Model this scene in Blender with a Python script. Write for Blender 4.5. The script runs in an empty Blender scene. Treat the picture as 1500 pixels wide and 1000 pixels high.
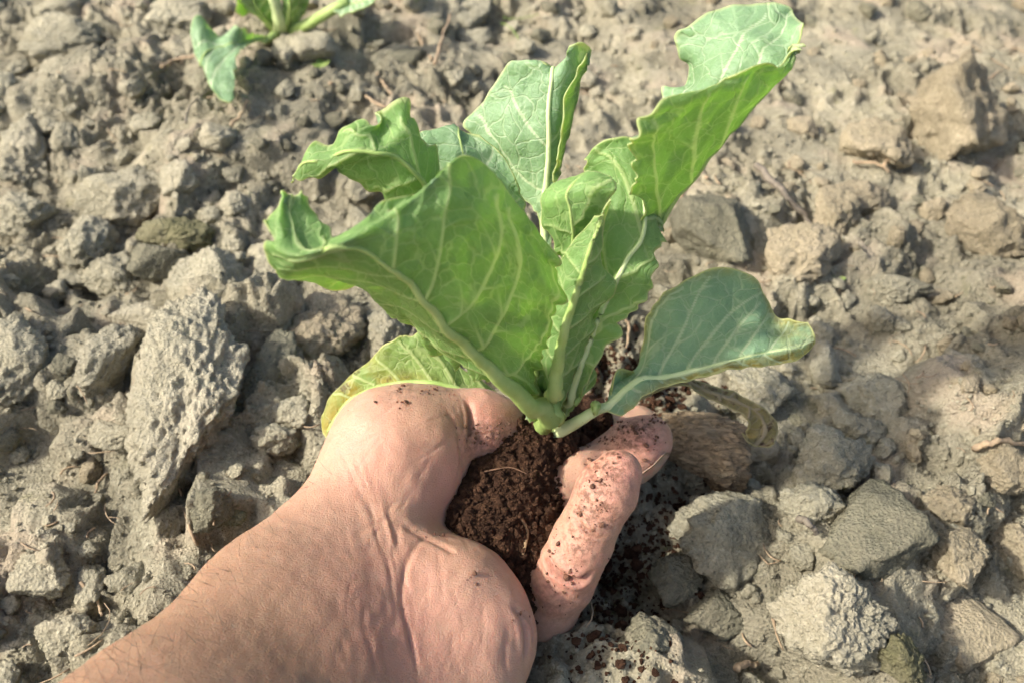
import bpy, bmesh, math, random
import numpy as np
from mathutils import Vector, Matrix
from mathutils.bvhtree import BVHTree

R = math.radians
scene = bpy.context.scene
# ------------------------------------------------------------------ camera
CAM_H, PITCH, FPX = 0.27, R(48.0), 1299.0       # camera height, downward pitch, focal length in px of a 1500 px wide picture
cam_d = bpy.data.cameras.new('camera')
cam = bpy.data.objects.new('camera', cam_d)
scene.collection.objects.link(cam)
cam.location = (0, 0, CAM_H)
cam.rotation_euler = (R(90) - PITCH, 0, 0)
cam_d.sensor_width = 36.0
cam_d.lens = 36.0 * FPX / 1500.0
cam_d.clip_start, cam_d.clip_end = 0.01, 400.0
cam_d.dof.use_dof = True
cam_d.dof.focus_distance = 0.25
cam_d.dof.aperture_fstop = 14.0
scene.camera = cam
# ------------------------------------------------------------------ sky and sun
SUN_AZ, SUN_EL = R(191.0), R(41.0)              # direction towards the sun, azimuth from +X counter-clockwise
world = bpy.data.worlds.new('World'); scene.world = world
world.use_nodes = True
wn = world.node_tree
sky = wn.nodes.new('ShaderNodeTexSky'); sky.sky_type = 'NISHITA'; sky.sun_disc = False
sky.sun_elevation = SUN_EL; sky.sun_rotation = R(90) - SUN_AZ
sky.dust_density = 5.0; sky.air_density = 1.0; sky.ozone_density = 1.0
bg = wn.nodes['Background']; bg.inputs['Strength'].default_value = 0.15
wn.links.new(sky.outputs[0], bg.inputs['Color'])
sd = bpy.data.lights.new('sun', 'SUN'); sun = bpy.data.objects.new('sun', sd)
scene.collection.objects.link(sun)
sd.energy = 4.2; sd.angle = R(2.5); sd.color = (1.0, 0.945, 0.85)
sdir = Vector((math.cos(SUN_EL) * math.cos(SUN_AZ), math.cos(SUN_EL) * math.sin(SUN_AZ), math.sin(SUN_EL)))
sun.rotation_euler = sdir.to_track_quat('Z', 'Y').to_euler()
sun.location = sdir * 3
scene.view_settings.view_transform = 'Standard'
scene.view_settings.look = 'None'
scene.view_settings.exposure = 0.58
scene.view_settings.gamma = 1.0
scene.cycles.use_denoising = True
scene.cycles.max_bounces = 4
scene.cycles.diffuse_bounces = 4
scene.cycles.glossy_bounces = 2
scene.cycles.transmission_bounces = 2
scene.cycles.adaptive_threshold = 0.04
scene.cycles.adaptive_min_samples = 20
scene.cycles.caustics_reflective = False
scene.cycles.caustics_refractive = False

# ------------------------------------------------------------------ helpers
COL = scene.collection
rng = np.random.default_rng(11)
Y0 = 0.164                                       # distance of the plant's foot
cP, sP = math.cos(PITCH), math.sin(PITCH)

def ray(px, py):
    a, b = (px - 750.0) / FPX, (500.0 - py) / FPX
    return np.array([a, cP + b * sP, -sP + b * cP])      # depth 1 along the axis
def PZ(px, py, zcm):
    d = ray(px, py); t = (zcm / 100.0 - CAM_H) / d[2]
    return np.array([0, 0, CAM_H]) + d * t
def PY(px, py, dycm):
    d = ray(px, py); t = (Y0 + dycm / 100.0) / d[1]
    return np.array([0, 0, CAM_H]) + d * t
def depth_of(p):
    return p[1] * cP + (CAM_H - p[2]) * sP
def mmpx(p):
    return depth_of(p) / FPX                     # metres per picture px at a point

_perm = np.random.default_rng(5).permutation(256).astype(np.int64)
_perm = np.concatenate([_perm, _perm, _perm])
_g3 = np.random.default_rng(6).normal(size=(256, 3)); _g3 /= np.linalg.norm(_g3, axis=1)[:, None]
_g3 = _g3.astype(np.float32)
def perlin3(p):
    p = np.asarray(p, dtype=np.float64)
    i = np.floor(p).astype(np.int64); f = (p - i).astype(np.float32); i &= 255
    u = f * f * f * (f * (f * 6 - 15) + 10)
    out = 0
    for dx in (0, 1):
        wx = u[:, 0] if dx else 1 - u[:, 0]
        for dy in (0, 1):
            wy = u[:, 1] if dy else 1 - u[:, 1]
            for dz in (0, 1):
                wz = u[:, 2] if dz else 1 - u[:, 2]
                h = _perm[_perm[_perm[(i[:, 0] + dx) & 255] + ((i[:, 1] + dy) & 255)] + ((i[:, 2] + dz) & 255)] & 255
                g = _g3[h]
                out = out + wx * wy * wz * (g[:, 0] * (f[:, 0] - dx) + g[:, 1] * (f[:, 1] - dy) + g[:, 2] * (f[:, 2] - dz))
    return out * 1.6
_a2 = np.random.default_rng(7).uniform(0, 2 * np.pi, 256)
_g2 = np.stack([np.cos(_a2), np.sin(_a2)], 1).astype(np.float32)
def perlin2(x, y):
    ix = np.floor(x).astype(np.int64); iy = np.floor(y).astype(np.int64)
    fx = (x - ix).astype(np.float32); fy = (y - iy).astype(np.float32)
    ix &= 255; iy &= 255
    u = fx * fx * fx * (fx * (fx * 6 - 15) + 10); v = fy * fy * fy * (fy * (fy * 6 - 15) + 10)
    out = 0
    for dx in (0, 1):
        for dy in (0, 1):
            g = _g2[_perm[_perm[(ix + dx) & 255] + ((iy + dy) & 255)] & 255]
            out = out + (u if dx else 1 - u) * (v if dy else 1 - v) * (g[..., 0] * (fx - dx) + g[..., 1] * (fy - dy))
    return out * 1.5

def sstep(a, b, x):
    t = np.clip((x - a) / (b - a), 0, 1); return t * t * (3 - 2 * t)

def mesh_np(name, verts, faces, smooth=True):
    me = bpy.data.meshes.new(name)
    verts = np.asarray(verts, dtype=np.float32); faces = np.asarray(faces, dtype=np.int32)
    n, k = faces.shape
    me.vertices.add(len(verts)); me.vertices.foreach_set('co', verts.ravel())
    me.loops.add(n * k); me.loops.foreach_set('vertex_index', faces.ravel())
    me.polygons.add(n)
    me.polygons.foreach_set('loop_start', np.arange(0, n * k, k, dtype=np.int32))
    me.polygons.foreach_set('loop_total', np.full(n, k, dtype=np.int32))
    me.polygons.foreach_set('use_smooth', np.full(n, smooth))
    me.update(calc_edges=True); me.validate()
    return me
def attr(me, name, vals):
    a = me.attributes.new(name, 'FLOAT', 'POINT'); a.data.foreach_set('value', np.asarray(vals, dtype=np.float32))
def obj(name, me, mat=None, parent=None):
    o = bpy.data.objects.new(name, me); COL.objects.link(o)
    if mat is not None and not me.materials: me.materials.append(mat)
    if parent is not None: o.parent = parent
    return o
def tag(o, label=None, cat=None, group=None, kind=None):
    if label: o['label'] = label
    if cat: o['category'] = cat
    if group: o['group'] = group
    if kind: o['kind'] = kind
    return o
def empty(name, loc=(0, 0, 0)):
    o = bpy.data.objects.new(name, None); COL.objects.link(o); o.location = loc; o.empty_display_size = 0.01
    return o
def child(o, root):
    o.parent = root; o.matrix_parent_inverse = Matrix.Translation(root.location).inverted(); return o

def grid_faces(nr, nc, off=0):
    i, j = np.meshgrid(np.arange(nr - 1), np.arange(nc - 1), indexing='ij')
    a = (i * nc + j + off).ravel()
    return np.stack([a, a + 1, a + nc + 1, a + nc], 1)

def spline(P, n, closed=False):
    """Catmull-Rom through the rows of P, n samples"""
    P = np.asarray(P, dtype=float); m = len(P)
    t = np.linspace(0, m - 1, n); i = np.minimum(t.astype(int), m - 2); f = (t - i).reshape((-1,) + (1,) * (P.ndim - 1))
    Q = np.concatenate([[2 * P[0] - P[1]], P, [2 * P[-1] - P[-2]]])
    a, b, c, d = Q[i], Q[i + 1], Q[i + 2], Q[i + 3]
    return 0.5 * (2 * b + (c - a) * f + (2 * a - 5 * b + 4 * c - d) * f ** 2 + (3 * b - a - 3 * c + d) * f ** 3)

def tube_np(path, radii, seg=8, cap=True, flat=1.0, up=None):
    path = np.asarray(path, float); n = len(path); radii = np.broadcast_to(np.asarray(radii, float), (n,))
    T = np.gradient(path, axis=0); T /= np.linalg.norm(T, axis=1)[:, None] + 1e-12
    ref = np.array([0.3, 0.2, 1.0]) if up is None else np.asarray(up, float)
    V = []
    for k in range(n):
        a = np.cross(T[k], ref); a /= np.linalg.norm(a) + 1e-12; b = np.cross(a, T[k])
        th = np.arange(seg) * 2 * np.pi / seg
        V.append(path[k] + radii[k] * (np.cos(th)[:, None] * a + flat * np.sin(th)[:, None] * b))
    V = np.concatenate(V)
    F = []
    for k in range(n - 1):
        for s in range(seg):
            s2 = (s + 1) % seg
            F.append((k * seg + s, k * seg + s2, (k + 1) * seg + s2, (k + 1) * seg + s))
    if cap:
        V = np.concatenate([V, path[:1], path[-1:]]); c0, c1 = n * seg, n * seg + 1
        for s in range(seg):
            s2 = (s + 1) % seg
            F.append((s2, s, c0, c0)); F.append(((n - 1) * seg + s, (n - 1) * seg + s2, c1, c1))
    return V, F
def mesh_py(name, V, F, smooth=True):
    me = bpy.data.meshes.new(name)
    me.from_pydata([tuple(map(float, v)) for v in V], [], [tuple(dict.fromkeys(int(a) for a in f)) for f in F])
    me.polygons.foreach_set('use_smooth', [smooth] * len(me.polygons)); me.update()
    return me
def tube(name, path, radii, mat, parent=None, seg=8, flat=1.0):
    V, F = tube_np(path, radii, seg, True, flat)
    o = obj(name, mesh_py(name, V, F), mat)
    if parent is not None: child(o, parent)
    return o

# ------------------------------------------------------------------ materials
class NT:
    def __init__(self, name):
        self.m = bpy.data.materials.new(name); self.m.use_nodes = True
        self.t = self.m.node_tree; self.t.nodes.clear()
        self.out = self.t.nodes.new('ShaderNodeOutputMaterial')
    def n(self, typ, **kw):
        nd = self.t.nodes.new('ShaderNode' + typ)
        for k, v in kw.items():
            if k in nd.inputs: self.set(nd.inputs[k], v)
            else: setattr(nd, k, v)
        return nd
    def set(self, sock, v):
        if hasattr(v, 'links') or isinstance(v, bpy.types.NodeSocket): self.t.links.new(v, sock)
        else: sock.default_value = v
    def pos(self): return self.n('NewGeometry').outputs['Position']
    def attr(self, name): return self.n('Attribute', attribute_name=name).outputs['Fac']
    def noise(self, vec, scale, detail=4, rough=0.55, dist=0.0):
        nd = self.n('TexNoise'); self.set(nd.inputs['Vector'], vec); nd.inputs['Scale'].default_value = scale
        nd.inputs['Detail'].default_value = detail; nd.inputs['Roughness'].default_value = rough
        nd.inputs['Distortion'].default_value = dist
        return nd.outputs['Fac']
    def voro(self, vec, scale, feature='F1', rand=1.0):
        nd = self.n('TexVoronoi', feature=feature); self.set(nd.inputs['Vector'], vec); nd.inputs['Scale'].default_value = scale
        nd.inputs['Randomness'].default_value = rand
        return nd.outputs['Distance']
    def ramp(self, fac, a, b, lo=0.0, hi=1.0):
        nd = self.n('MapRange'); nd.interpolation_type = 'SMOOTHSTEP'
        self.set(nd.inputs['Value'], fac)
        nd.inputs['From Min'].default_value = a; nd.inputs['From Max'].default_value = b
        nd.inputs['To Min'].default_value = lo; nd.inputs['To Max'].default_value = hi
        return nd.outputs['Result']
    def mix(self, fac, a, b, blend='MIX'):
        nd = self.n('Mix', data_type='RGBA', blend_type=blend)
        self.set(nd.inputs[0], fac)
        for s, v in ((nd.inputs[6], a), (nd.inputs[7], b)):
            if isinstance(v, tuple): s.default_value = (*v, 1.0) if len(v) == 3 else v
            else: self.set(s, v)
        return nd.outputs[2]
    def math(self, op, a, b=0.0):
        nd = self.n('Math', operation=op); self.set(nd.inputs[0], a); self.set(nd.inputs[1], b); return nd.outputs[0]
    def bump(self, h, strength, dist, normal=None):
        nd = self.n('Bump'); nd.inputs['Strength'].default_value = strength; nd.inputs['Distance'].default_value = dist
        self.set(nd.inputs['Height'], h)
        if normal is not None: self.set(nd.inputs['Normal'], normal)
        return nd.outputs['Normal']
    def principled(self, **kw):
        nd = self.n('BsdfPrincipled')
        for k, v in kw.items():
            s = nd.inputs[k.replace('_', ' ')]
            if isinstance(v, tuple) and len(v) == 3 and s.type == 'RGBA': v = (*v, 1.0)
            self.set(s, v)
        return nd
    def done(self, shader):
        self.t.links.new(shader, self.out.inputs['Surface']); return self.m

def soil_material(name, a, b, c, d, moss=0.0, red=0.0, grain=1.0):
    t = NT(name); p = t.pos()
    col = t.mix(t.ramp(t.noise(p, 45, 3, .6), .35, .66), a, b)
    f = t.noise(p, 520, 4, .72)
    col = t.mix(t.ramp(f, .50, .72), col, c)
    col = t.mix(t.ramp(f, .46, .28, 0, .85), col, d)
    if red: col = t.mix(t.ramp(t.noise(p, 26, 2, .5), .52, .70, 0, red), col, (.50, .40, .295))
    if moss: col = t.mix(t.ramp(t.noise(p, 60, 3, .65), .60, .74, 0, moss), col, (.18, .19, .05))
    w = t.n('CombineColor'); wv_ = t.ramp(t.noise(p, 13, 3, .6), .36, .60, .74, 1.08)
    for k_ in range(3): t.set(w.inputs[k_], wv_)
    col = t.mix(1.0, col, w.outputs[0], 'MULTIPLY')
    h = t.math('ADD', t.noise(p, 520, 6, .75), t.math('MULTIPLY', t.voro(p, 900), .45))
    n = t.bump(h, 1.0, .0026 * grain)
    bs = t.principled(Base_Color=col, Roughness=.95, Normal=n)
    bs.inputs['Specular IOR Level'].default_value = .12
    return t.done(bs.outputs[0])

M = {}
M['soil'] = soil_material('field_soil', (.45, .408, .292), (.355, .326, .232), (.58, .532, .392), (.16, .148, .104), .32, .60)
M['clod'] = soil_material('clod_soil', (.48, .442, .318), (.395, .367, .264), (.62, .58, .435), (.19, .178, .128), .12, .12)
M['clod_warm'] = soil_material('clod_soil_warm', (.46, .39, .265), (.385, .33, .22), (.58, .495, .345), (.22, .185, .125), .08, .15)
M['clod_dark'] = soil_material('clod_soil_dark', (.25, .235, .165), (.20, .19, .135), (.32, .30, .21), (.12, .113, .08), .1, .1, .8)  # darker soil; on clods lying in shadow it puts the shade into colour
M['clod_moss'] = soil_material('clod_soil_moss', (.30, .28, .17), (.22, .21, .11), (.36, .33, .21), (.15, .14, .08), .9, .1)
M['clod_pale'] = soil_material('clod_soil_pale', (.52, .478, .352), (.45, .415, .30), (.62, .575, .435), (.30, .275, .20), .10, .12)
M['wood'] = None
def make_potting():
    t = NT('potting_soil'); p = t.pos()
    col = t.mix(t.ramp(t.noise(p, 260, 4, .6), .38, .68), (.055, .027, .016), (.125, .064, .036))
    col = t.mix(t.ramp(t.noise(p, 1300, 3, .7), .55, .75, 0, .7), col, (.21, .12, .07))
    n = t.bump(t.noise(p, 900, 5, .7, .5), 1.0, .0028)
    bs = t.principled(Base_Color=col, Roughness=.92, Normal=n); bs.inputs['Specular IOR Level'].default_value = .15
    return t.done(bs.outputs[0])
M['potting'] = make_potting()
def make_straw(name, a, b):
    t = NT(name); p = t.pos()
    col = t.mix(t.ramp(t.noise(p, 300, 4, .6), .35, .65), a, b)
    n = t.bump(t.noise(p, 1500, 4), .6, .0006)
    bs = t.principled(Base_Color=col, Roughness=.75, Normal=n)
    return t.done(bs.outputs[0])
M['straw'] = make_straw('dry_straw', (.42, .31, .19), (.26, .19, .12))
M['fibre'] = make_straw('coir_fibre', (.26, .14, .08), (.17, .09, .05))
M['husk'] = make_straw('husk', (.36, .25, .13), (.22, .14, .08))
M['stick'] = make_straw('grey_stick', (.20, .17, .13), (.12, .10, .075))
M['grass'] = make_straw('green_blade', (.16, .26, .05), (.25, .32, .09))
def make_wood():
    t = NT('old_wood'); p = t.pos()
    mp = t.n('Mapping'); t.set(mp.inputs['Vector'], p); mp.inputs['Rotation'].default_value = (0, 0, R(28)); mp.inputs['Scale'].default_value = (.22, 1.4, 1.2)
    g = t.noise(mp.outputs[0], 520, 6, .65, .6)
    col = t.mix(t.ramp(g, .35, .65), (.24, .18, .115), (.47, .35, .22))
    col = t.mix(t.ramp(t.noise(p, 150, 4), .5, .7, 0, .6), col, (.34, .29, .20))
    n = t.bump(g, 1.0, .003); n = t.bump(t.noise(p, 900, 5, .7), .6, .001, n)
    bs = t.principled(Base_Color=col, Roughness=.95, Normal=n); bs.inputs['Specular IOR Level'].default_value = .1
    return t.done(bs.outputs[0])
M['wood'] = make_wood()

def leaf_material(name, base, base2, veincol, trans, rimcol, gloss, tw, yellow=0.0, brown=0.0, patch=(.34, .36, .10)):
    t = NT(name); p = t.pos()
    uv = t.n('UVMap', uv_map='leaf_uv').outputs['UV']
    vein = t.attr('vein'); edge = t.attr('edge')
    warp = t.n('VectorMath', operation='ADD'); t.set(warp.inputs[0], uv)
    nz = t.n('TexNoise'); t.set(nz.inputs['Vector'], uv); nz.inputs['Scale'].default_value = 2.2; nz.inputs['Detail'].default_value = 2
    sc = t.n('VectorMath', operation='SCALE'); t.set(sc.inputs[0], nz.outputs['Color']); sc.inputs['Scale'].default_value = .35
    t.set(warp.inputs[1], sc.outputs[0])
    net = t.voro(warp.outputs[0], 1.55, 'DISTANCE_TO_EDGE')
    net2 = t.voro(warp.outputs[0], 4.2, 'DISTANCE_TO_EDGE')
    fine = t.math('MAXIMUM', t.ramp(net, .012, .055, 1, 0), t.ramp(net2, .01, .09, .35, 0))
    vm = t.math('MAXIMUM', t.ramp(vein, .25, .8), t.math('MULTIPLY', fine, .48))
    blot = t.ramp(t.noise(p, 55, 4, .6), .36, .66)
    col = t.mix(blot, base, base2)
    tr = t.mix(blot, trans, tuple(x * .82 for x in trans))
    if yellow:
        yf = t.math('MULTIPLY', t.attr('wear'), yellow)
        yn = t.math('MULTIPLY', t.ramp(t.noise(p, 130, 4, .6), .25, .6), yf)
        col = t.mix(yn, col, (.42, .34, .06)); tr = t.mix(yn, tr, (.70, .48, .05))
    if brown:
        bf = t.math('MULTIPLY', t.ramp(t.noise(p, 190, 4, .65), .50, .62), t.math('MULTIPLY', t.attr('wear'), brown))
        col = t.mix(bf, col, (.075, .035, .018)); tr = t.mix(bf, tr, (.09, .03, .01))
    sp = t.ramp(t.noise(p, 1700, 2, .5), .69, .74, 0, .6)
    col = t.mix(sp, col, (.09, .08, .04))
    col = t.mix(vm, col, veincol)
    tr = t.mix(t.math('MULTIPLY', vm, .8), tr, (min(1, trans[0] * 1.5), min(1, trans[1] * 1.15), trans[2] * 2.2))
    em = t.ramp(edge, .0001, .0008, 1, 0)
    col = t.mix(em, col, rimcol); tr = t.mix(em, tr, (.75, .80, .30))
    hgt = t.math('ADD', t.math('MULTIPLY', fine, -.5), t.math('MULTIPLY', t.noise(p, 900, 4, .6), .5))
    n = t.bump(hgt, .55, .0006)
    n = t.bump(t.noise(p, 190, 4, .55), .5, .0018, n)
    rg = t.ramp(t.noise(p, 220, 4), .3, .7, gloss - .07, gloss + .1)
    bs = t.principled(Base_Color=col, Roughness=rg, Normal=n); bs.inputs['Specular IOR Level'].default_value = .42
    tb = t.n('BsdfTranslucent'); t.set(tb.inputs['Color'], tr); t.set(tb.inputs['Normal'], n)
    mx = t.n('MixShader'); mx.inputs[0].default_value = tw
    t.t.links.new(bs.outputs[0], mx.inputs[1]); t.t.links.new(tb.outputs[0], mx.inputs[2])
    return t.done(mx.outputs[0])
TR = (.57, .85, .20)
M['leaf_up'] = leaf_material('leaf_upper', (.29, .435, .27), (.24, .385, .215), (.53, .63, .43), TR, (.50, .60, .33), .42, .44)
M['leaf_low'] = leaf_material('leaf_lower', (.275, .42, .17), (.225, .375, .135), (.50, .60, .29), TR, (.52, .60, .29), .5, .52)
M['old_up'] = leaf_material('old_leaf_upper', (.28, .425, .28), (.235, .375, .235), (.48, .56, .36), TR, (.62, .62, .28), .42, .42, .9, .3)
M['old_low'] = leaf_material('old_leaf_lower', (.27, .36, .12), (.23, .33, .10), (.47, .53, .24), TR, (.62, .60, .26), .5, .45, .95, 1.0)
M['dead'] = leaf_material('dead_leaf', (.26, .22, .11), (.19, .15, .08), (.40, .33, .20), (.34, .26, .08), (.40, .33, .18), .6, .3, .35, 1.0)
def make_rib(name, a, b):
    t = NT(name); p = t.pos()
    col = t.mix(t.ramp(t.noise(p, 120, 3), .35, .65), a, b)
    col = t.mix(t.ramp(t.noise(p, 1600, 2), .70, .75, 0, .5), col, (.1, .1, .04))
    n = t.bump(t.noise(p, 700, 4), .2, .0006)
    bs = t.principled(Base_Color=col, Roughness=.6, Normal=n); bs.inputs['Specular IOR Level'].default_value = .3
    return t.done(bs.outputs[0])
M['rib'] = make_rib('leaf_midrib', (.30, .42, .12), (.38, .49, .17))
M['rib_pale'] = make_rib('leaf_midrib_pale', (.58, .66, .34), (.50, .60, .28))

def make_skin():
    t = NT('skin'); p = t.pos()
    crease = t.attr('crease'); blood = t.attr('blood'); tan_ = t.attr('tan'); dirt = t.attr('dirt')
    col = t.mix(t.ramp(t.noise(p, 90, 4, .6), .32, .68), (.49, .30, .20), (.43, .255, .17))
    col = t.mix(t.math('MULTIPLY', blood, t.ramp(t.noise(p, 140, 3), .2, .7, .55, 1.0)), col, (.58, .27, .205))
    col = t.mix(t.ramp(t.noise(p, 420, 4, .65), .50, .72, 0, .4), col, (.52, .315, .225))
    col = t.mix(t.ramp(t.noise(p, 210, 3, .6), .54, .72, 0, .25), col, (.42, .22, .155))
    col = t.mix(tan_, col, t.mix(1.0, col, (.66, .65, .60), 'MULTIPLY'))
    col = t.mix(t.math('MULTIPLY', crease, .62), col, (.27, .115, .075))
    dn = t.math('MULTIPLY', dirt, t.ramp(t.noise(p, 520, 5, .72), .40, .62, 0, .9))
    col = t.mix(dn, col, (.10, .045, .026))
    # fine skin lines
    mp = t.n('Mapping'); t.set(mp.inputs['Vector'], p); mp.inputs['Rotation'].default_value = (0, 0, R(-38)); mp.inputs['Scale'].default_value = (.28, 1.0, .6)
    lines = t.noise(mp.outputs[0], 1500, 3, .6, .3)
    cells = t.voro(p, 1150, 'DISTANCE_TO_EDGE')
    n = t.bump(t.math('ADD', lines, t.ramp(cells, 0, .14, 0, .5)), .38, .0006)
    rg = t.ramp(t.noise(p, 300, 3), .3, .7, .44, .58)
    bs = t.principled(Base_Color=col, Roughness=rg, Normal=n)
    bs.inputs['Specular IOR Level'].default_value = .38
    bs.inputs['Subsurface Weight'].default_value = .45
    bs.inputs['Subsurface Radius'].default_value = (1.0, .36, .2)
    bs.inputs['Subsurface Scale'].default_value = .0035
    return t.done(bs.outputs[0])
M['skin'] = make_skin()
def make_plain(name, c, rough=.5, sss=0):
    t = NT(name); p = t.pos()
    col = t.mix(t.ramp(t.noise(p, 300, 3), .3, .7), c, tuple(x * .8 for x in c))
    bs = t.principled(Base_Color=col, Roughness=rough)
    if sss: bs.inputs['Subsurface Weight'].default_value = sss; bs.inputs['Subsurface Scale'].default_value = .002
    return t.done(bs.outputs[0])
M['speck'] = make_plain('soil_speck', (.13, .06, .035), .9)
M['nail'] = make_plain('fingernail', (.42, .26, .19), .35, .3)
M['hair'] = make_plain('arm_hair', (.03, .02, .014), .4)

# ------------------------------------------------------------------ ground: one sheet, cloddy near the camera and running out to the horizon
def axis_coords(lo, hi, d0, d1, far):
    xs = [lo]
    while xs[-1] < hi:
        f = (xs[-1] - lo) / (hi - lo); xs.append(xs[-1] + d0 + (d1 - d0) * f)
    up = [xs[-1]]; st = d1
    while up[-1] < far: st *= 1.11; up.append(up[-1] + st)
    dn = [xs[0]]; st = d0
    while dn[-1] > -far: st *= 1.11; dn.append(dn[-1] - st)
    return np.array(dn[:0:-1] + xs + up[1:])
gx = axis_coords(-.36, .36, .00105, .00105, 60); gy = axis_coords(.075, .60, .0008, .0014, 60)
GX, GY = np.meshgrid(gx, gy)
near = sstep(.95, .55, np.abs(GX)) * sstep(1.3, .75, GY) * sstep(-.45, -.12, GY)
GZ = np.zeros_like(GX)
# long swell of the bed
GZ += .012 * perlin2(GX * 5 + 3.1, GY * 5 + 7.7) + .007 * perlin2(GX * 13 + 9, GY * 13 + 1)
# angular lumps
lr = np.random.default_rng(21)
def lump(cx, cy, r, hgt, seed, zbase=None):
    i0, i1 = np.searchsorted(gx, [cx - 1.35 * r, cx + 1.35 * r]); j0, j1 = np.searchsorted(gy, [cy - 1.35 * r, cy + 1.35 * r])
    if i1 - i0 < 2 or j1 - j0 < 2: return
    q = np.random.default_rng(seed)
    X = (GX[j0:j1, i0:i1] - cx) / r; Y = (GY[j0:j1, i0:i1] - cy) / r
    if r > .004:
        wx = .22 * perlin2(X * 2.1 + seed % 97, Y * 2.1 + 5); wy = .22 * perlin2(X * 2.1 + 40, Y * 2.1 + seed % 89)
        X = X + wx; Y = Y + wy
    h = np.full(X.shape, q.uniform(.55, 1.0)) + q.uniform(-.35, .35) * X + q.uniform(-.35, .35) * Y
    for k in range(q.integers(5, 8)):
        a = q.uniform(0, 6.283); s = q.uniform(1.0, 3.2)
        h = np.minimum(h, s * (q.uniform(.62, 1.05) - X * math.cos(a) - Y * math.sin(a)))
    h = np.clip(h, 0, None) * hgt
    Z = GZ[j0:j1, i0:i1]
    zb = float(np.median(Z)) if zbase is None else zbase
    top = zb - .25 * hgt + h
    GZ[j0:j1, i0:i1] = np.where(h > 0, np.maximum(Z, top), Z)
for n_, r0, r1 in ((170, .018, .046), (430, .008, .018), (900, .0035, .008), (1300, .0020, .0035)):
    for k in range(n_):
        cy = lr.uniform(.07, .62); cx = lr.uniform(-.36, .36); r = lr.uniform(r0, r1)
        if abs(cx) > .12 + .42 * cy: continue
        # the bed on the upper right and left is finer tilth, the middle coarser
        soft = 1 - .42 * float(sstep(.28, .42, cy)) - .25 * float(sstep(.0, .10, cx)) * float(sstep(.22, .32, cy))
        lump(cx, cy, r, r * lr.uniform(.42, .92) * soft, int(lr.integers(1e9)))
for n_, r0, r1 in ((260, .018, .042), (700, .009, .018)):              # beyond the frame, coarser
    for k in range(n_):
        cy = lr.uniform(-.25, .95); cx = lr.uniform(-.65, .65); r = lr.uniform(r0, r1)
        if abs(cx) < .12 + .42 * cy and .07 < cy < .62: continue
        lump(cx, cy, r, r * lr.uniform(.5, 1.0), int(lr.integers(1e9)))
# hollow under the hand and its plug of soil
hx, hy, _ = PZ(720, 790, 0)
pit = np.exp(-(((GX - hx) / .062) ** 2 + ((GY - hy) / .05) ** 2) ** 1.4)
GZ -= .017 * pit
px_, py_, _ = PZ(560, 800, 0)
GZ -= .010 * np.exp(-(((GX - px_) / .06) ** 2 + ((GY - py_) / .05) ** 2))
# crumbly relief
wxg = .006 * perlin2(GX * 60 + 11, GY * 60 + 4); wyg = .006 * perlin2(GX * 60 + 31, GY * 60 + 24)
rmask = .16 + 1.3 * sstep(-.35, .45, perlin2(GX * 16 + 5, GY * 16 + 9))
for f, a in ((32, .0050), (70, .0036), (150, .0021), (320, .0012), (600, .0008)):
    nz = perlin2((GX + wxg) * f + f, (GY + wyg) * f + 2 * f)
    GZ += a * (rmask if f > 60 else 1) * (-(np.abs(nz) * 2 - .5) if f in (70,) else nz)
GZ += .00028 * np.random.default_rng(77).normal(size=GZ.shape) * rmask
GZ = GZ * near + (1 - near) * .01 * perlin2(GX * .8, GY * .8)
nr_, nc_ = GZ.shape
gme = mesh_np('ground', np.stack([GX.ravel(), GY.ravel(), GZ.ravel()], 1), grid_faces(nr_, nc_), True)
ground = tag(obj('ground', gme, M['soil']), 'grey brown crumbly tilled soil of the field', None, None, 'structure')
def gz(x, y):
    i = int(np.clip(np.searchsorted(gx, x), 1, len(gx) - 1)); j = int(np.clip(np.searchsorted(gy, y), 1, len(gy) - 1))
    return float(GZ[j - 1:j + 1, i - 1:i + 1].mean())
def G(px, py):
    z = 0.0
    for _ in range(6):
        p = PZ(px, py, z * 100); z = .5 * z + .5 * gz(p[0], p[1])
    p = PZ(px, py, z * 100); return np.array([p[0], p[1], gz(p[0], p[1])])

# ------------------------------------------------------------------ clods
_ico = {}
def ico(sub):
    if sub not in _ico:
        bm = bmesh.new(); bmesh.ops.create_icosphere(bm, subdivisions=sub, radius=1.0)
        v = np.array([x.co[:] for x in bm.verts]); f = np.array([[l.index for l in fc.verts] for fc in bm.faces]); bm.free()
        _ico[sub] = (v, f)
    return _ico[sub]
def clod_geo(seed, sub, flat=1.0, rough=1.0, nplanes=None):
    q = np.random.default_rng(seed); d, f = ico(sub)
    N = q.normal(size=(nplanes or q.integers(12, 18), 3)); N /= np.linalg.norm(N, axis=1)[:, None]
    off = q.uniform(.64, .97, len(N)) * 1.08
    dd = d + .12 * np.stack([perlin3(d * 2.2 + k * 17 + seed % 50) for k in range(3)], 1)
    dd /= np.linalg.norm(dd, axis=1)[:, None]
    r = np.minimum(1.3, np.min(off / np.maximum(dd @ N.T, 1e-3), axis=1))
    s = seed % 71
    r = r * (1 + rough * (.10 * perlin3(d * 2.6 + s) + .04 * np.tanh(7 * perlin3(d * 3.3 + s + 21)) + .09 * (np.abs(perlin3(d * 5.5 + s + 9)) - .25) + .06 * perlin3(d * 11 + s + 3)
                          + .06 * (np.abs(perlin3(d * 21 + s)) - .2) + (.045 * perlin3(d * 38 + s) + (.03 * perlin3(d * 75 + s) if sub > 5 else 0) if sub > 4 else .03 * perlin3(d * 17 + s + 5))))
    r = r * (1 + rough * (.010 if sub > 4 else .022) * q.normal(size=len(r)))
    return d * r[:, None] * np.array([1, 1, flat]), f
def block_geo(seed, sub, rough):
    return clod_geo(seed, sub, 1.0, rough, 8)
CLODS = []
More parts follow.
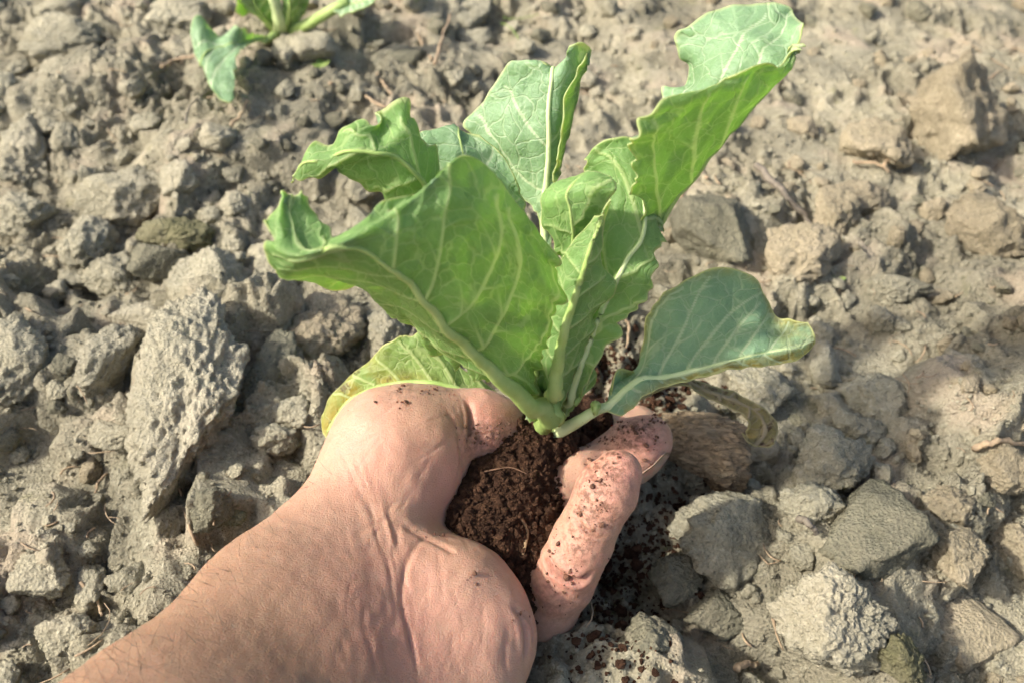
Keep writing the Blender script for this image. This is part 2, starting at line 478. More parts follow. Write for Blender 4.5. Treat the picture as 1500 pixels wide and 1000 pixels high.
def clod(px, py, wpx, hpx, label, mat='clod', rot=0, sub=5, seed=None, group=None, tilt=(0, 0), name='soil_clod', zoff=0.0, rough=1.0, hz=None):
    """a clod seen wpx by hpx at a picture point; the seen height is part depth, part height"""
    p = G(px, py); m = mmpx(p)
    el = math.asin((CAM_H - p[2]) / np.linalg.norm(p - np.array([0, 0, CAM_H])))
    a = wpx * m * .5; b = hpx * m * .5
    seed = seed if seed is not None else int(px * 7 + py * 13)
    hz_ = hz if hz is not None else min(a, b) * .85
    v, f = clod_geo(seed, sub, 1.0, rough)
    by = max(.5 * b, math.sqrt(max(b * b - (hz_ * math.cos(el)) ** 2, (.45 * b) ** 2)) / math.sin(el))
    v = v * np.array([a, by, hz_])
    Rm = np.array(Matrix.Rotation(R(rot), 3, 'Z') @ Matrix.Rotation(R(tilt[0]), 3, 'X') @ Matrix.Rotation(R(tilt[1]), 3, 'Y'))
    v = v @ Rm.T
    me = mesh_np(name, v, f)
    o = obj(name, me, M[mat]); o.location = (p[0], p[1], p[2] + hz_ * (.30 + zoff))
    tag(o, label, 'clod', group)
    CLODS.append((px, py, wpx, hpx))
    return o

big = [
 # px, py, w, h, mat, rot, sub, label, extras
 (283, 600, 150, 228, 'clod_pale', 4, 6, 'largest pale clod, upright slab left of the thumb', dict(tilt=(6, -6), hz=.016, seed=58, rough=1.0)),
 (160, 552, 78, 105, 'clod_pale', -25, 5, 'pointed pale clod touching the left side of the largest clod', {}),
 (28, 545, 85, 115, 'clod', 8, 5, 'rough pale clod cut by the left edge of the photo at mid height', {}),
 (312, 430, 112, 105, 'clod', 15, 5, 'blocky clod with a smooth dark right face below the mossy lump', {}),
 (402, 418, 108, 85, 'clod', 0, 5, 'brown grey clod just under the curled tip of the big leaf', {}),
 (468, 500, 110, 100, 'clod_warm', 20, 5, 'brown clod midway between the largest clod and the front leaf', {}),
 (570, 485, 72, 80, 'clod', 0, 5, 'pale clod half hidden behind the front leaf and the yellowing leaf', {}),
 (190, 296, 112, 72, 'clod', 12, 5, 'wide rounded clod on the left, above the mossy lump', {}),
 (266, 270, 62, 46, 'clod', 0, 4, 'small rounded clod right of the wide rounded clod', {}),
 (36, 322, 74, 54, 'clod', 5, 5, 'clod at the left edge below the tilted slab', {}),
 (48, 236, 66, 92, 'clod', 18, 5, 'tilted slab of soil near the left edge with deep shade beside it', dict(seed=9)),
 (134, 352, 66, 70, 'clod', 0, 5, 'round clod left of the mossy lump', {}),
 (172, 412, 64, 64, 'clod', 20, 5, 'jagged clod under the round clod by the mossy lump', {}),
 (255, 345, 100, 48, 'clod_moss', 8, 5, 'olive green mossy lump on the left', {}),
 (228, 388, 76, 54, 'clod_dark', 10, 5, 'smooth dark grey clod below the mossy lump', dict(rough=.4)),
 (222, 470, 118, 44, 'clod_pale', -8, 5, 'flat whitish crust resting on top of the largest clod', {}),
 (92, 68, 125, 62, 'clod', 12, 5, 'broad slab at the top left with a dark shaded face', {}),
 (100, 26, 80, 40, 'clod', 0, 4, 'pale clod cut by the top edge at the far left', {}),
 (255, 30, 80, 66, 'clod', 20, 5, 'tall clod at the top edge left of the second plant', {}),
 (390, 550, 62, 110, 'clod_dark', -10, 5, 'dark shaded clod wedged right of the largest clod', dict(zoff=-.5)),  # dark body where the largest clod's shadow falls; shade put into its colour
 (412, 640, 66, 46, 'clod', 10, 5, 'small pale chipped clod beside the yellowed leaf tip', {}),
 (428, 605, 54, 40, 'clod', -12, 4, 'small grey clod above the pale chipped clod', {}),
 (172, 640, 82, 38, 'clod', -10, 5, 'flat pale clod lower left of the largest clod', {}),
 (188, 706, 38, 66, 'clod', 8, 5, 'narrow upright clod under the largest clod', {}),
 (136, 690, 34, 32, 'clod_warm', 0, 4, 'tiny cream clod left of the narrow upright clod', {}),
 (240, 765, 92, 80, 'clod', 20, 5, 'crumbly clod between the largest clod and the forearm', {}),
 (310, 742, 60, 60, 'clod_dark', 0, 5, 'dark clod by the forearm with a root running over it', {}),
 (78, 855, 84, 62, 'clod', 0, 5, 'rounded pale clod low on the left', {}),
 (134, 856, 42, 62, 'clod', 10, 5, 'egg shaped clod right of the rounded pale clod', {}),
 (200, 850, 62, 52, 'clod', -20, 5, 'split clod touching the forearm near the lower left', {}),
 (100, 930, 76, 56, 'clod', 0, 5, 'low flat clod near the bottom left corner', {}),
 (345, 770, 44, 30, 'clod_moss', 35, 4, 'bright green mossy lump against the forearm', {}),
 (1202, 926, 160, 135, 'clod_pale', -8, 6, 'big rounded clod with a sunlit top at the bottom right', dict(hz=.015, seed=83, zoff=.35, rough=.9)),
 (1316, 972, 64, 70, 'clod_moss', 0, 5, 'greenish clod right of the big clod at the bottom', {}),
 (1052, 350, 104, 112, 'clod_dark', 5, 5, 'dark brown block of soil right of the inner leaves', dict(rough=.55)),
 (1170, 385, 92, 92, 'clod_warm', 20, 5, 'clod with a peach sunlit side behind the round right leaf', {}),
 (1218, 325, 66, 72, 'clod_warm', 0, 5, 'double lump lying right of the dark stick', {}),
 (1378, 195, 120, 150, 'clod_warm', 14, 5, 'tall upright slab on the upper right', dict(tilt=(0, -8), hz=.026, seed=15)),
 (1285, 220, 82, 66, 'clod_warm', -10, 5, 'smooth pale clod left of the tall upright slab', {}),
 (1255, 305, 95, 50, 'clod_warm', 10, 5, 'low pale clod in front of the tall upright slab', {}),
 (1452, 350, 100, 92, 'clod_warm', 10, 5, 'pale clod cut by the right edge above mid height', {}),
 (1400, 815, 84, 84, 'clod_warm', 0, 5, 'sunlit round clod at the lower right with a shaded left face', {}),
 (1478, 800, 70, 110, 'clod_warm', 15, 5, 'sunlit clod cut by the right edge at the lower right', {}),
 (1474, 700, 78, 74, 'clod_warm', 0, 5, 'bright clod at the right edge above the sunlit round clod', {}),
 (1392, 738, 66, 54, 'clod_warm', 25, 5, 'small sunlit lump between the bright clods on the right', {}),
 (1218, 690, 112, 92, 'clod', 0, 5, 'clod half in sun right of the withered leaf tip', {}),
 (1182, 752, 84, 62, 'clod', -15, 5, 'oval grey clod under the half sunlit clod', {}),
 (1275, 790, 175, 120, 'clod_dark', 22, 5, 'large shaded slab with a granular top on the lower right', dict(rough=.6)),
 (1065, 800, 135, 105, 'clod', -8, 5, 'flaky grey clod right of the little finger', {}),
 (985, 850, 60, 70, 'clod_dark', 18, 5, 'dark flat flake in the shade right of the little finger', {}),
 (1112, 578, 108, 72, 'clod', 0, 5, 'large grey clod lying under the round right leaf', dict(zoff=.2)),
 (1205, 540, 50, 56, 'clod', 0, 5, 'small ball of soil right of the round leaf tip', {}),
 (1312, 428, 80, 44, 'clod', -10, 5, 'cracked flat flake right of the round leaf, up the slope', {}),
 (1290, 600, 110, 84, 'clod', 8, 5, 'grey shaded clod on the right, half way up', {}),
 (1250, 640, 70, 60, 'clod', 0, 5, 'rough clod just above the half sunlit clod', {}),
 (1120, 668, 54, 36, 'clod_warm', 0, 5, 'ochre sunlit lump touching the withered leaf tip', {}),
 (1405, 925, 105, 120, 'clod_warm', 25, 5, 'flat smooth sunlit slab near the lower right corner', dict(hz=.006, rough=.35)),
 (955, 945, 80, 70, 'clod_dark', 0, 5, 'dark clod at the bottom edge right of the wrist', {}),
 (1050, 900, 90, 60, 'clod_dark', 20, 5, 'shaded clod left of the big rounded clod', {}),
 (690, 25, 60, 50, 'clod', 0, 5, 'grey block at the top edge right of the second plant', {}),
 (642, 44, 38, 30, 'clod_dark', 0, 4, 'small dark cube of soil left of the grey block', {}),
 (422, 84, 38, 46, 'clod', 0, 4, 'small upright lump below the second plant', {}),
 (466, 74, 60, 42, 'clod', 10, 5, 'knobbly lump right under the stem of the second plant', {}),
 (592, 92, 56, 36, 'clod_dark', 0, 5, 'dark clod above the left leaf of the plant', {}),
 (665, 118, 30, 30, 'clod', 0, 4, 'small pale pebble of soil above the pale upright leaf', {}),
 (700, 62, 60, 36, 'clod', -18, 4, 'low clod under the grey block at the top', {}),
]
for px, py, w, h, mat, rot, sub, label, ex in big:
    if sub == 5 and max(w, h) < 64: sub = 4
    clod(px, py, w, h, label, mat, rot, sub, group='prominent clods of the field', **ex)

# many smaller clods lying about: shared shapes, each its own object
variants = []
for k in range(14):
    v, f = clod_geo(900 + k, 4)
    variants.append(mesh_np('small_clod', v, f))
cr = np.random.default_rng(33)
import re
_stop = r' (?:right of|left of|below|under|above|with|at|on|near|lying|cut|touching|beside|between|in|wedged|just|half|low|midway|resting|by|against|behind|lower|up)\\b'
_short = {}
for bc in big:
    _short.setdefault(re.split(_stop, bc[7])[0].rstrip(','), []).append(bc)
NAMED = []
for s_, l_ in _short.items():
    if len(l_) == 1 and len(s_.split()) < 6: NAMED.append((l_[0][0], l_[0][1], s_))
NAMED += [(808, 600, "plant's foot"), (600, 600, 'thumb'), (960, 640, 'fingertips'), (330, 800, 'forearm'), (1150, 320, 'long dark stick'), (412, 30, 'second plant'), (650, 70, 'upright reddish twig')]
def nearest(px, py):
    a, b, s_ = min(NAMED, key=lambda t: (t[0] - px) ** 2 + (t[1] - py) ** 2)
    dx, dy = px - a, py - b
    side = ('right of' if dx > 0 else 'left of') if abs(dx) > 1.6 * abs(dy) else (('below' if dy > 0 else 'above') if abs(dy) > 1.6 * abs(dx) else ('lower' if dy > 0 else 'upper') + (' right of' if dx > 0 else ' left of'))
    return side + ' the ' + s_
smalls = []; n_small = 0; taken = [(a, b, .42 * max(c, d)) for a, b, c, d in CLODS]
tries = 0
while n_small < 230 and tries < 6000:
    tries += 1
    px, py = cr.uniform(-10, 1510), cr.uniform(-5, 1005)
    if 470 < px < 960 and 150 < py < 1000 and not (py < 480 and px < 620): continue
    if px < 640 and py > 1085 - .93 * px - 40: continue
    s = float(np.clip(cr.lognormal(3.15, .38), 14, 48))
    if any((px - a) ** 2 + (py - b) ** 2 < (c + .4 * s) ** 2 for a, b, c in taken): continue
    taken.append((px, py, .4 * s)); n_small += 1
    p = G(px, py); m = mmpx(p)
    me = variants[int(cr.integers(14))]
    o = bpy.data.objects.new('small_clod', me); COL.objects.link(o)
    if not me.materials: me.materials.append(M['clod'])
    dark = cr.random() < .15
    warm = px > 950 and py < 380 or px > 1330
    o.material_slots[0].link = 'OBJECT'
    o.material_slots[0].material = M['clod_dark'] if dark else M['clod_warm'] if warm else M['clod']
    k = .5 * s * m
    o.scale = (k * cr.uniform(.8, 1.25), k * cr.uniform(.8, 1.25), k * cr.uniform(.6, .95))
    o.rotation_euler = (cr.uniform(-.5, .5), cr.uniform(-.5, .5), cr.uniform(0, 6.28))
    o.location = (p[0], p[1], p[2] + k * .28)
    smalls.append((px, o)); lab = ('tiny ' if s < 19 else 'small ' if s < 30 else 'large ' if s > 40 else 'chunky ') + ('dark' if dark else 'tan' if warm else 'grey') + ' clod ' + nearest(px, py)
    tag(o, lab, 'clod', 'small clods strewn on the soil')

_by = {}
for px, o in smalls: _by.setdefault(o['label'], []).append((px, o))
_ord = ['', '', 'second', 'third', 'fourth', 'fifth', 'sixth', 'seventh', 'eighth']
for lab, l_ in _by.items():
    l_.sort(key=lambda t: t[0])
    if len(l_) == 2: l_[0][1]['label'] = lab + ', left one of two'; l_[1][1]['label'] = lab + ', right one of two'
    elif len(l_) > 2:
        for i, (px, o) in enumerate(l_):
            o['label'] = lab + (', leftmost' if i == 0 else ', rightmost' if i == len(l_) - 1 else ', %s from the left' % _ord[min(i + 1, 8)])
# loose crumbs nobody could count
def scatter_crumbs(name, pts, sizes, mat, seed, label, sub=1, kind='stuff'):
    q = np.random.default_rng(seed); bv, bf = ico(sub); V = []; F = []; n = len(bv)
    for k, (p, s) in enumerate(zip(pts, sizes)):
        a = q.normal(size=(3, 3)); u, _, _ = np.linalg.svd(a)
        jit = 1 + q.uniform(-.32, .32, (n, 1))
        V.append(((bv * jit) * (q.uniform(.55, 1.2, 3) * s)) @ u + p); F.append(bf + k * n)
    o = obj(name, mesh_np(name, np.concatenate(V), np.concatenate(F), False), mat)
    return tag(o, label, None, None, kind)
pts = []; szs = []
while len(pts) < 12000:
    px, py = cr.uniform(-20, 1520), cr.uniform(-10, 1010)
    p = G(px, py) if len(pts) % 1 == 0 else None
    m = mmpx(p); s = float(np.clip(cr.lognormal(.62, .6), .7, 8)) * m
    pts.append(p + np.array([0, 0, s * .3])); szs.append(s)
scatter_crumbs('soil_crumbs', pts, szs, M['clod'], 3, 'loose fine crumbs of dry soil strewn over the ground')

# ------------------------------------------------------------------ the hand: one continuous skin from an implicit body
def cap(a, b, ra, rb, k=None): return ('c', np.array(a), np.array(b), ra, rb)
def sd_cap(P, c):
    _, a, b, ra, rb = c; ba = b - a
    h = np.clip(((P - a) @ ba) / (ba @ ba + 1e-12), 0, 1)
    return np.linalg.norm(P - a - h[:, None] * ba, axis=1) - (ra + (rb - ra) * h)
def smin(a, b, k):
    h = np.clip(.5 + .5 * (b - a) / k, 0, 1); return b + (a - b) * h - k * h * (1 - h)
def chain(pts):
    """pts: (px, py, z cm, r mm)"""
    q = [(PZ(a, b, c), r / 1000) for a, b, c, r in pts]
    return [cap(q[i][0], q[i + 1][0], q[i][1], q[i + 1][1]) for i in range(len(q) - 1)]
forearm = chain([(75, 1250, 7.2, 27), (222, 1102, 6.2, 22.5), (392, 890, 5.0, 17.2), (520, 735, 4.3, 13.6)])
forearm += chain([(230, 1360, 6.4, 27), (345, 1200, 5.4, 23), (490, 990, 4.3, 18), (590, 870, 3.7, 15)])
forearm += chain([(290, 1100, 5.9, 23), (440, 930, 4.7, 17.5), (560, 800, 4.1, 14)])
thenar = chain([(528, 750, 4.0, 14), (574, 658, 4.7, 17.2), (604, 645, 4.7, 15.5)]) + chain([(560, 770, 3.8, 12.5), (596, 702, 4.2, 12.2), (610, 650, 4.6, 14.2)])
thenar += chain([(580, 775, 3.2, 10), (602, 745, 3.2, 9.0)])
hypo = chain([(600, 880, 3.4, 15), (665, 885, 3.5, 15.0), (702, 912, 3.3, 13.6)]) + chain([(620, 970, 3.2, 17), (680, 968, 2.9, 14.5), (718, 940, 2.8, 10.6)])
hypo += chain([(590, 1040, 3.0, 17), (668, 1015, 2.4, 14)]) + chain([(634, 838, 3.0, 9.0), (684, 866, 3.0, 10.4)])
plate = chain([(590, 850, 2.0, 14), (770, 690, -1.0, 11)]) + chain([(600, 870, 1.9, 14), (815, 770, -1.2, 11)]) + chain([(610, 900, 1.8, 14), (815, 850, -1.2, 11)]) + chain([(640, 930, 1.6, 13), (768, 905, .0, 9.6)])
palm = forearm + thenar + hypo + plate
fingers = {
 'thumb': chain([(604, 648, 4.6, 14), (640, 632, 4.7, 12.0), (672, 622, 4.6, 10.4), (682, 620, 4.5, 9.9), (703, 621, 4.45, 11.0), (728, 621, 4.3, 9.0)]),
 'little': chain([(768, 905, .0, 9.6), (800, 886, 1.4, 9.6), (822, 850, 2.5, 9.5), (838, 822, 3.2, 8.5), (854, 790, 3.9, 8.9), (870, 758, 4.55, 8.0), (888, 722, 5.2, 8.5), (905, 692, 5.5, 6.9)]),
 'ring': chain([(815, 850, -1.0, 10.5), (816, 728, 2.8, 9.4), (852, 698, 3.0, 9.2), (892, 686, 2.7, 9.6), (912, 672, 3.0, 9.2), (934, 654, 3.3, 9.4), (950, 643, 3.4, 7.8)]),
 'middle': chain([(815, 770, -1.2, 10.5), (842, 705, .4, 9.8), (880, 666, 1.2, 9.4), (912, 640, 1.6, 9.4), (934, 626, 1.7, 8.2)]),
 'index': chain([(770, 690, -1.0, 10.5), (830, 655, -.8, 10), (875, 630, -.5, 9.4), (905, 618, -.5, 8.4)]),
}
def hand_sdf(P):
    body = None
    for c in palm:
        d = sd_cap(P, c); body = d if body is None else smin(body, d, .0095)
    out = body
    for nm, ch in fingers.items():
        f = None
        for c in ch:
            d = sd_cap(P, c); f = d if f is None else smin(f, d, .0028)
        r = smin(body, f, .0015 if nm == 'little' else .0045)
        out = smin(out, r, .00025)
    return out
def surface_nets(F, org, h):
    nx, ny, nz = F.shape; S = F < 0
    c = [(i, j, k) for i in (0, 1) for j in (0, 1) for k in (0, 1)]
    sl = lambda o: tuple(slice(o[a], F.shape[a] - 1 + o[a]) for a in range(3))
    cnt = sum(S[sl(o)].astype(np.int8) for o in c)
    mask = (cnt > 0) & (cnt < 8); idx = np.full(mask.shape, -1, np.int64); cells = np.argwhere(mask); idx[mask] = np.arange(len(cells))
    acc = np.zeros((len(cells), 3)); num = np.zeros(len(cells))
    for o in c:
        for ax in range(3):
            if o[ax]: continue
            o2 = list(o); o2[ax] = 1
            a = F[tuple((cells + o).T)]; b = F[tuple((cells + o2).T)]
            cr_ = (a < 0) != (b < 0); t = np.where(cr_, a / np.where(a == b, 1, a - b), 0)
            p = np.tile(np.array(o, float), (len(cells), 1)); p[:, ax] += t
            acc += p * cr_[:, None]; num += cr_
    V = org + (cells + acc / num[:, None]) * h
    faces = []
    for ax in range(3):
        b, d = [(1, 2), (2, 0), (0, 1)][ax]
        lo = [slice(None)] * 3; hi = [slice(None)] * 3; lo[ax] = slice(0, -1); hi[ax] = slice(1, None)
        e = np.argwhere(S[tuple(lo)] != S[tuple(hi)])
        e = e[(e[:, b] > 0) & (e[:, d] > 0) & (e[:, b] < F.shape[b] - 1) & (e[:, d] < F.shape[d] - 1)]
        ub = np.zeros(3, int); ub[b] = 1; ud = np.zeros(3, int); ud[d] = 1
        q = np.stack([idx[tuple((e - ub - ud).T)], idx[tuple((e - ud).T)], idx[tuple(e.T)], idx[tuple((e - ub).T)]], 1)
        ins = S[tuple(e.T)]; q[~ins] = q[~ins][:, ::-1]; faces.append(q)
    return V, np.concatenate(faces)
def polygonise(sdf, lo, hi, h, B=5):
    """sample in blocks, finely only where the surface passes"""
    lo = np.array(lo); nb = np.ceil((np.array(hi) - lo) / (h * B)).astype(int); n = nb * B + 1
    cx = [lo[a] + h * B * (np.arange(nb[a]) + .5) for a in range(3)]
    cg = np.stack(np.meshgrid(*cx, indexing='ij'), -1); cf = sdf(cg.reshape(-1, 3)).reshape(nb)
    Fv = np.repeat(np.repeat(np.repeat(cf, B, 0), B, 1), B, 2); Fv = np.pad(Fv, ((0, 1),) * 3, mode='edge').astype(np.float32)
    act = np.argwhere(np.abs(cf) < h * B * 1.15 + .003)
    loc = np.stack(np.meshgrid(*([np.arange(B + 1)] * 3), indexing='ij'), -1).reshape(-1, 3)
    for k in range(0, len(act), 1500):
        I = (act[k:k + 1500, None, :] * B + loc[None]).reshape(-1, 3)
        Fv[tuple(I.T)] = sdf(lo + I * h)
    return surface_nets(Fv, lo, h)
def sdf_grad(sdf, V, e=.0003):
    f0 = sdf(V); g = np.stack([sdf(V + np.eye(3)[a] * e) - f0 for a in range(3)], 1)
    return g / (np.linalg.norm(g, axis=1)[:, None] + 1e-9), f0
V, F = polygonise(hand_sdf, (-.155, -.03, -.025), (.075, .225, .115), .0015)
me0 = mesh_np('hand_coarse', V, F)
ob0 = bpy.data.objects.new('tmp', me0); COL.objects.link(ob0)
sm = ob0.modifiers.new('s', 'SUBSURF'); sm.levels = 1; sm.subdivision_type = 'CATMULL_CLARK'
dg = bpy.context.evaluated_depsgraph_get(); me1 = bpy.data.meshes.new_from_object(ob0.evaluated_get(dg))
bpy.data.objects.remove(ob0)
V = np.empty(len(me1.vertices) * 3, np.float32); me1.vertices.foreach_get('co', V); V = V.reshape(-1, 3).astype(float)
F = np.array([p.vertices[:] for p in me1.polygons])
Nn, f0 = sdf_grad(hand_sdf, V); V = V - Nn * f0[:, None] * .95
bvh = BVHTree.FromPolygons([tuple(v) for v in V], [tuple(f) for f in F])
CAMP = Vector((0, 0, CAM_H))
def hit(px, py, tree=None):
    d = Vector(ray(px, py)).normalized(); r = (tree or bvh).ray_cast(CAMP, d)
    return (np.array(r[0]), np.array(r[1])) if r[0] is not None else (None, None)
crease_a = np.zeros(len(V)); disp = np.zeros(len(V))
def crease(pts, depth=.0006, width=.0007, col=1.0, bulge=.5, soft=False):
    P = spline(np.array(pts, float), 40); Q = [hit(a, b)[0] for a, b in P]; Q = np.array([q for q in Q if q is not None])
    if len(Q) < 3: return
    keep = np.where((V[:, 0] > Q[:, 0].min() - .01) & (V[:, 0] < Q[:, 0].max() + .01) & (V[:, 1] > Q[:, 1].min() - .01) & (V[:, 1] < Q[:, 1].max() + .01) & (V[:, 2] > Q[:, 2].min() - .01))[0]
    W = V[keep]; best = np.full(len(W), 1e9); tt = np.zeros(len(W))
    for i in range(len(Q) - 1):
        a, b = Q[i], Q[i + 1]; ba = b - a
        if ba @ ba > .008 ** 2: continue
        h = np.clip(((W - a) @ ba) / (ba @ ba + 1e-14), 0, 1); d = np.linalg.norm(W - a - h[:, None] * ba, axis=1)
        up = d < best; best[up] = d[up]; tt[up] = (i + h[up]) / (len(Q) - 1)
    fade = np.minimum(1, np.minimum(tt, 1 - tt) * 5 + .15)
    g = np.exp(-(best / width) ** 2) * fade; g2 = np.exp(-((best - 2.4 * width) / (1.6 * width)) ** 2) * fade
    disp[keep] -= depth * g; disp[keep] += depth * bulge * g2
    crease_a[keep] = np.maximum(crease_a[keep], col * np.exp(-(best / (width * .8)) ** 2) * fade)
# finger joints
crease([(800, 792), (806, 818), (820, 838), (846, 850), (866, 838)], .0016, .0009, 1.0)
crease([(798, 808), (812, 836), (836, 852)], .0005, .0006, .5)
crease([(838, 746), (856, 774), (878, 790)], .0009, .0008, .7)
crease([(842, 738), (860, 764)], .0004, .0006, .35)
crease([(856, 672), (870, 694), (884, 708)], .0005, .0007, .5)
crease([(684, 586), (689, 606), (690, 630), (686, 655)], .0016, .0009, 1.0, .15)
crease([(674, 588), (679, 612), (676, 640)], .0003, .0006, .4, .1)
crease([(648, 590), (668, 625), (678, 680), (676, 720)], .0004, .0009, .25, .1)
# palm and wrist
crease([(640, 792), (622, 788), (604, 806), (592, 838), (588, 870), (595, 910), (606, 955), (612, 1000)], .0005, .0008, .45, .1)
crease([(622, 788), (648, 800), (668, 812)], .0006, .0008, .5, .2)
crease([(585, 765), (605, 778), (622, 788)], .0004, .0009, .2)
crease([(750, 886), (764, 908), (770, 940), (767, 970)], .0007, .0008, .5)
crease([(760, 892), (777, 915), (780, 945)], .0006, .0007, .55)
crease([(730, 866), (744, 905), (742, 955), (730, 990)], .00015, .0016, .05)
crease([(702, 850), (712, 890), (706, 945), (694, 990)], .0001, .0018, .03)
wq = np.random.default_rng(2)
for k in range(16):
    o_ = k * 8 + wq.uniform(-4, 4); j = wq.uniform(-7, 7, 10); pl = [(488 + o_ * .55, 655 + o_ * .2), (514 + o_ * .5, 705 + o_ * .35), (545 + o_ * .4, 765 + o_ * .5), (566 + o_ * .28, 840 + o_ * .5), (578 + o_ * .22, 905 + o_ * .6)]
    pl = [(a + j[2 * i], b + j[2 * i + 1]) for i, (a, b) in enumerate(pl)][int(wq.integers(0, 2)):int(wq.integers(4, 6))]
    crease(pl, wq.uniform(.00005, .00014), wq.uniform(.0004, .0009), wq.uniform(.04, .22), .4)
# tendons, veins and general unevenness
for k in range(46):
    a0, b0 = wq.uniform(500, 760), wq.uniform(590, 990); an = R(wq.uniform(-70, -20) if a0 < 650 and b0 < 780 else wq.uniform(60, 110)); L_ = wq.uniform(14, 42)
    crease([(a0 - L_ * math.cos(an), b0 - L_ * math.sin(an)), (a0 + wq.uniform(-4, 4), b0 + wq.uniform(-4, 4)), (a0 + L_ * math.cos(an), b0 + L_ * math.sin(an))], wq.uniform(.00006, .0002), wq.uniform(.0003, .0006), wq.uniform(.08, .30), .3)
ax0, ax1 = PZ(600, 800, 4), PZ(380, 990, 5)
arm = sstep(.15, 1.0, ((V - ax0) @ (ax1 - ax0)) / ((ax1 - ax0) @ (ax1 - ax0)))
disp += (1 - .85 * arm) * (.00045 * perlin3(V * 55 + 3) + .0002 * perlin3(V * 120 + 8)) + .00016 * perlin3(V * 320 + 1)
V = V + Nn * disp[:, None]
hme = mesh_np('hand', V, F)
def blob(px, py, rad):
    p, _ = hit(px, py)
    return np.exp(-(np.linalg.norm(V - p, axis=1) / rad) ** 2) if p is not None else np.zeros(len(V))
blood = np.clip(.55 * blob(530, 650, .016) + .6 * blob(655, 700, .012) + .9 * blob(720, 615, .012) + .9 * blob(900, 680, .016) + .9 * blob(950, 650, .016) + .8 * blob(830, 850, .016)
                + .5 * blob(600, 960, .02) + .35 * blob(760, 930, .012) + .4 * blob(560, 860, .02), 0, 1)
ax0, ax1 = PZ(600, 800, 4), PZ(380, 990, 5)
tan_ = sstep(.15, 1.0, ((V - ax0) @ (ax1 - ax0)) / ((ax1 - ax0) @ (ax1 - ax0)))
dirt = np.clip(.8 * blob(590, 570, .005) + .6 * blob(725, 640, .008) + .95 * blob(868, 735, .011) + .9 * blob(895, 668, .006) + 1.0 * blob(925, 630, .010) + .5 * blob(690, 640, .006) + .5 * blob(820, 880, .012) + .6 * blob(850, 800, .006), 0, 1)
attr(hme, 'crease', crease_a); attr(hme, 'blood', blood); attr(hme, 'tan', tan_); attr(hme, 'dirt', dirt)
hand = obj('person', hme, M['skin'])
tag(hand, 'bare left hand and forearm, palm up, cupping dark soil under the plant', 'person')
bvh = BVHTree.FromPolygons([tuple(v) for v in V], [tuple(f) for f in F])
# nails of the two front fingers, on the side turned away
def nail(tip, prev, side, w, l, name='fingernail'):
    tip, prev = np.array(tip), np.array(prev); ax = (tip - prev) / np.linalg.norm(tip - prev)
    s = np.array(side) - ax * (np.array(side) @ ax); s /= np.linalg.norm(s); b = np.cross(ax, s)
    rows = []
    for i in range(9):
        u = i / 8; row = []
        for j in range(9):
            v = (j / 4 - 1); ang = v * .85 * (1 - .25 * max(0, u - .7) / .3); rr = w * (1.0 - .10 * u)
            row.append(tip + ax * (l * (u - .62)) + s * (rr * math.cos(ang) + .0004) + b * rr * math.sin(ang))
        rows.append(row)
    rows = np.array(rows); n = 81; fl = rows.reshape(-1, 3)
    for _ in range(3):
        g_, f_ = sdf_grad(hand_sdf, fl); fl = fl - g_ * (f_ - .00018)[:, None]
    rows = fl.reshape(9, 9, 3); W = np.concatenate([rows.reshape(-1, 3), rows.reshape(-1, 3) - s * .0005])
    Fq = np.concatenate([grid_faces(9, 9), grid_faces(9, 9, 81)[:, ::-1]])
    rim = list(range(9)) + [9 * i + 8 for i in range(1, 9)] + [80 - i for i in range(1, 9)] + [9 * i for i in range(7, 0, -1)]
    Fr = np.array([(a, rim[(i + 1) % len(rim)], rim[(i + 1) % len(rim)] + 81, a + 81) for i, a in enumerate(rim)])
    o = obj(name, mesh_np(name, W, np.concatenate([Fq, Fr])), M['nail'], hand); return o
nail(PZ(904, 693, 5.45), PZ(890, 718, 5.15), (1, .45, -.35), .0085, .011)
nail(PZ(945, 650, 3.95), PZ(930, 662, 3.8), (1, .1, -.5), .0090, .013)
# forearm hair
hv, hf = [], []; hq = np.random.default_rng(8)
for k in range(190):
    t_ = hq.uniform(0, 1); px = 60 + 420 * t_ + hq.normal() * 10; py = 1030 - 365 * t_ + hq.uniform(-10, 190) * hq.random() ** .8
    if hq.random() < (t_ - .3): continue
    p, nrm = hit(px, py)
    if p is None: continue
    dirv = np.array([-.55, .35, 0]) + hq.normal(size=3) * .35; dirv -= nrm * (dirv @ nrm) * .75; dirv += nrm * .35; dirv /= np.linalg.norm(dirv)
    L = hq.uniform(.004, .010); bend = hq.normal(size=3) * .25
    path = np.array([p + dirv * L * s + bend * L * s * s * .7 for s in np.linspace(0, 1, 5)])
    a_, b_ = tube_np(path, np.linspace(.00005, .000015, 5), 3, False)
    hf += [tuple(i + sum(len(x) for x in hv) for i in q) for q in b_]; hv.append(a_)
ho = obj('arm_hair', mesh_py('arm_hair', np.concatenate(hv), hf), M['hair'], hand); ho['kind'] = 'stuff'

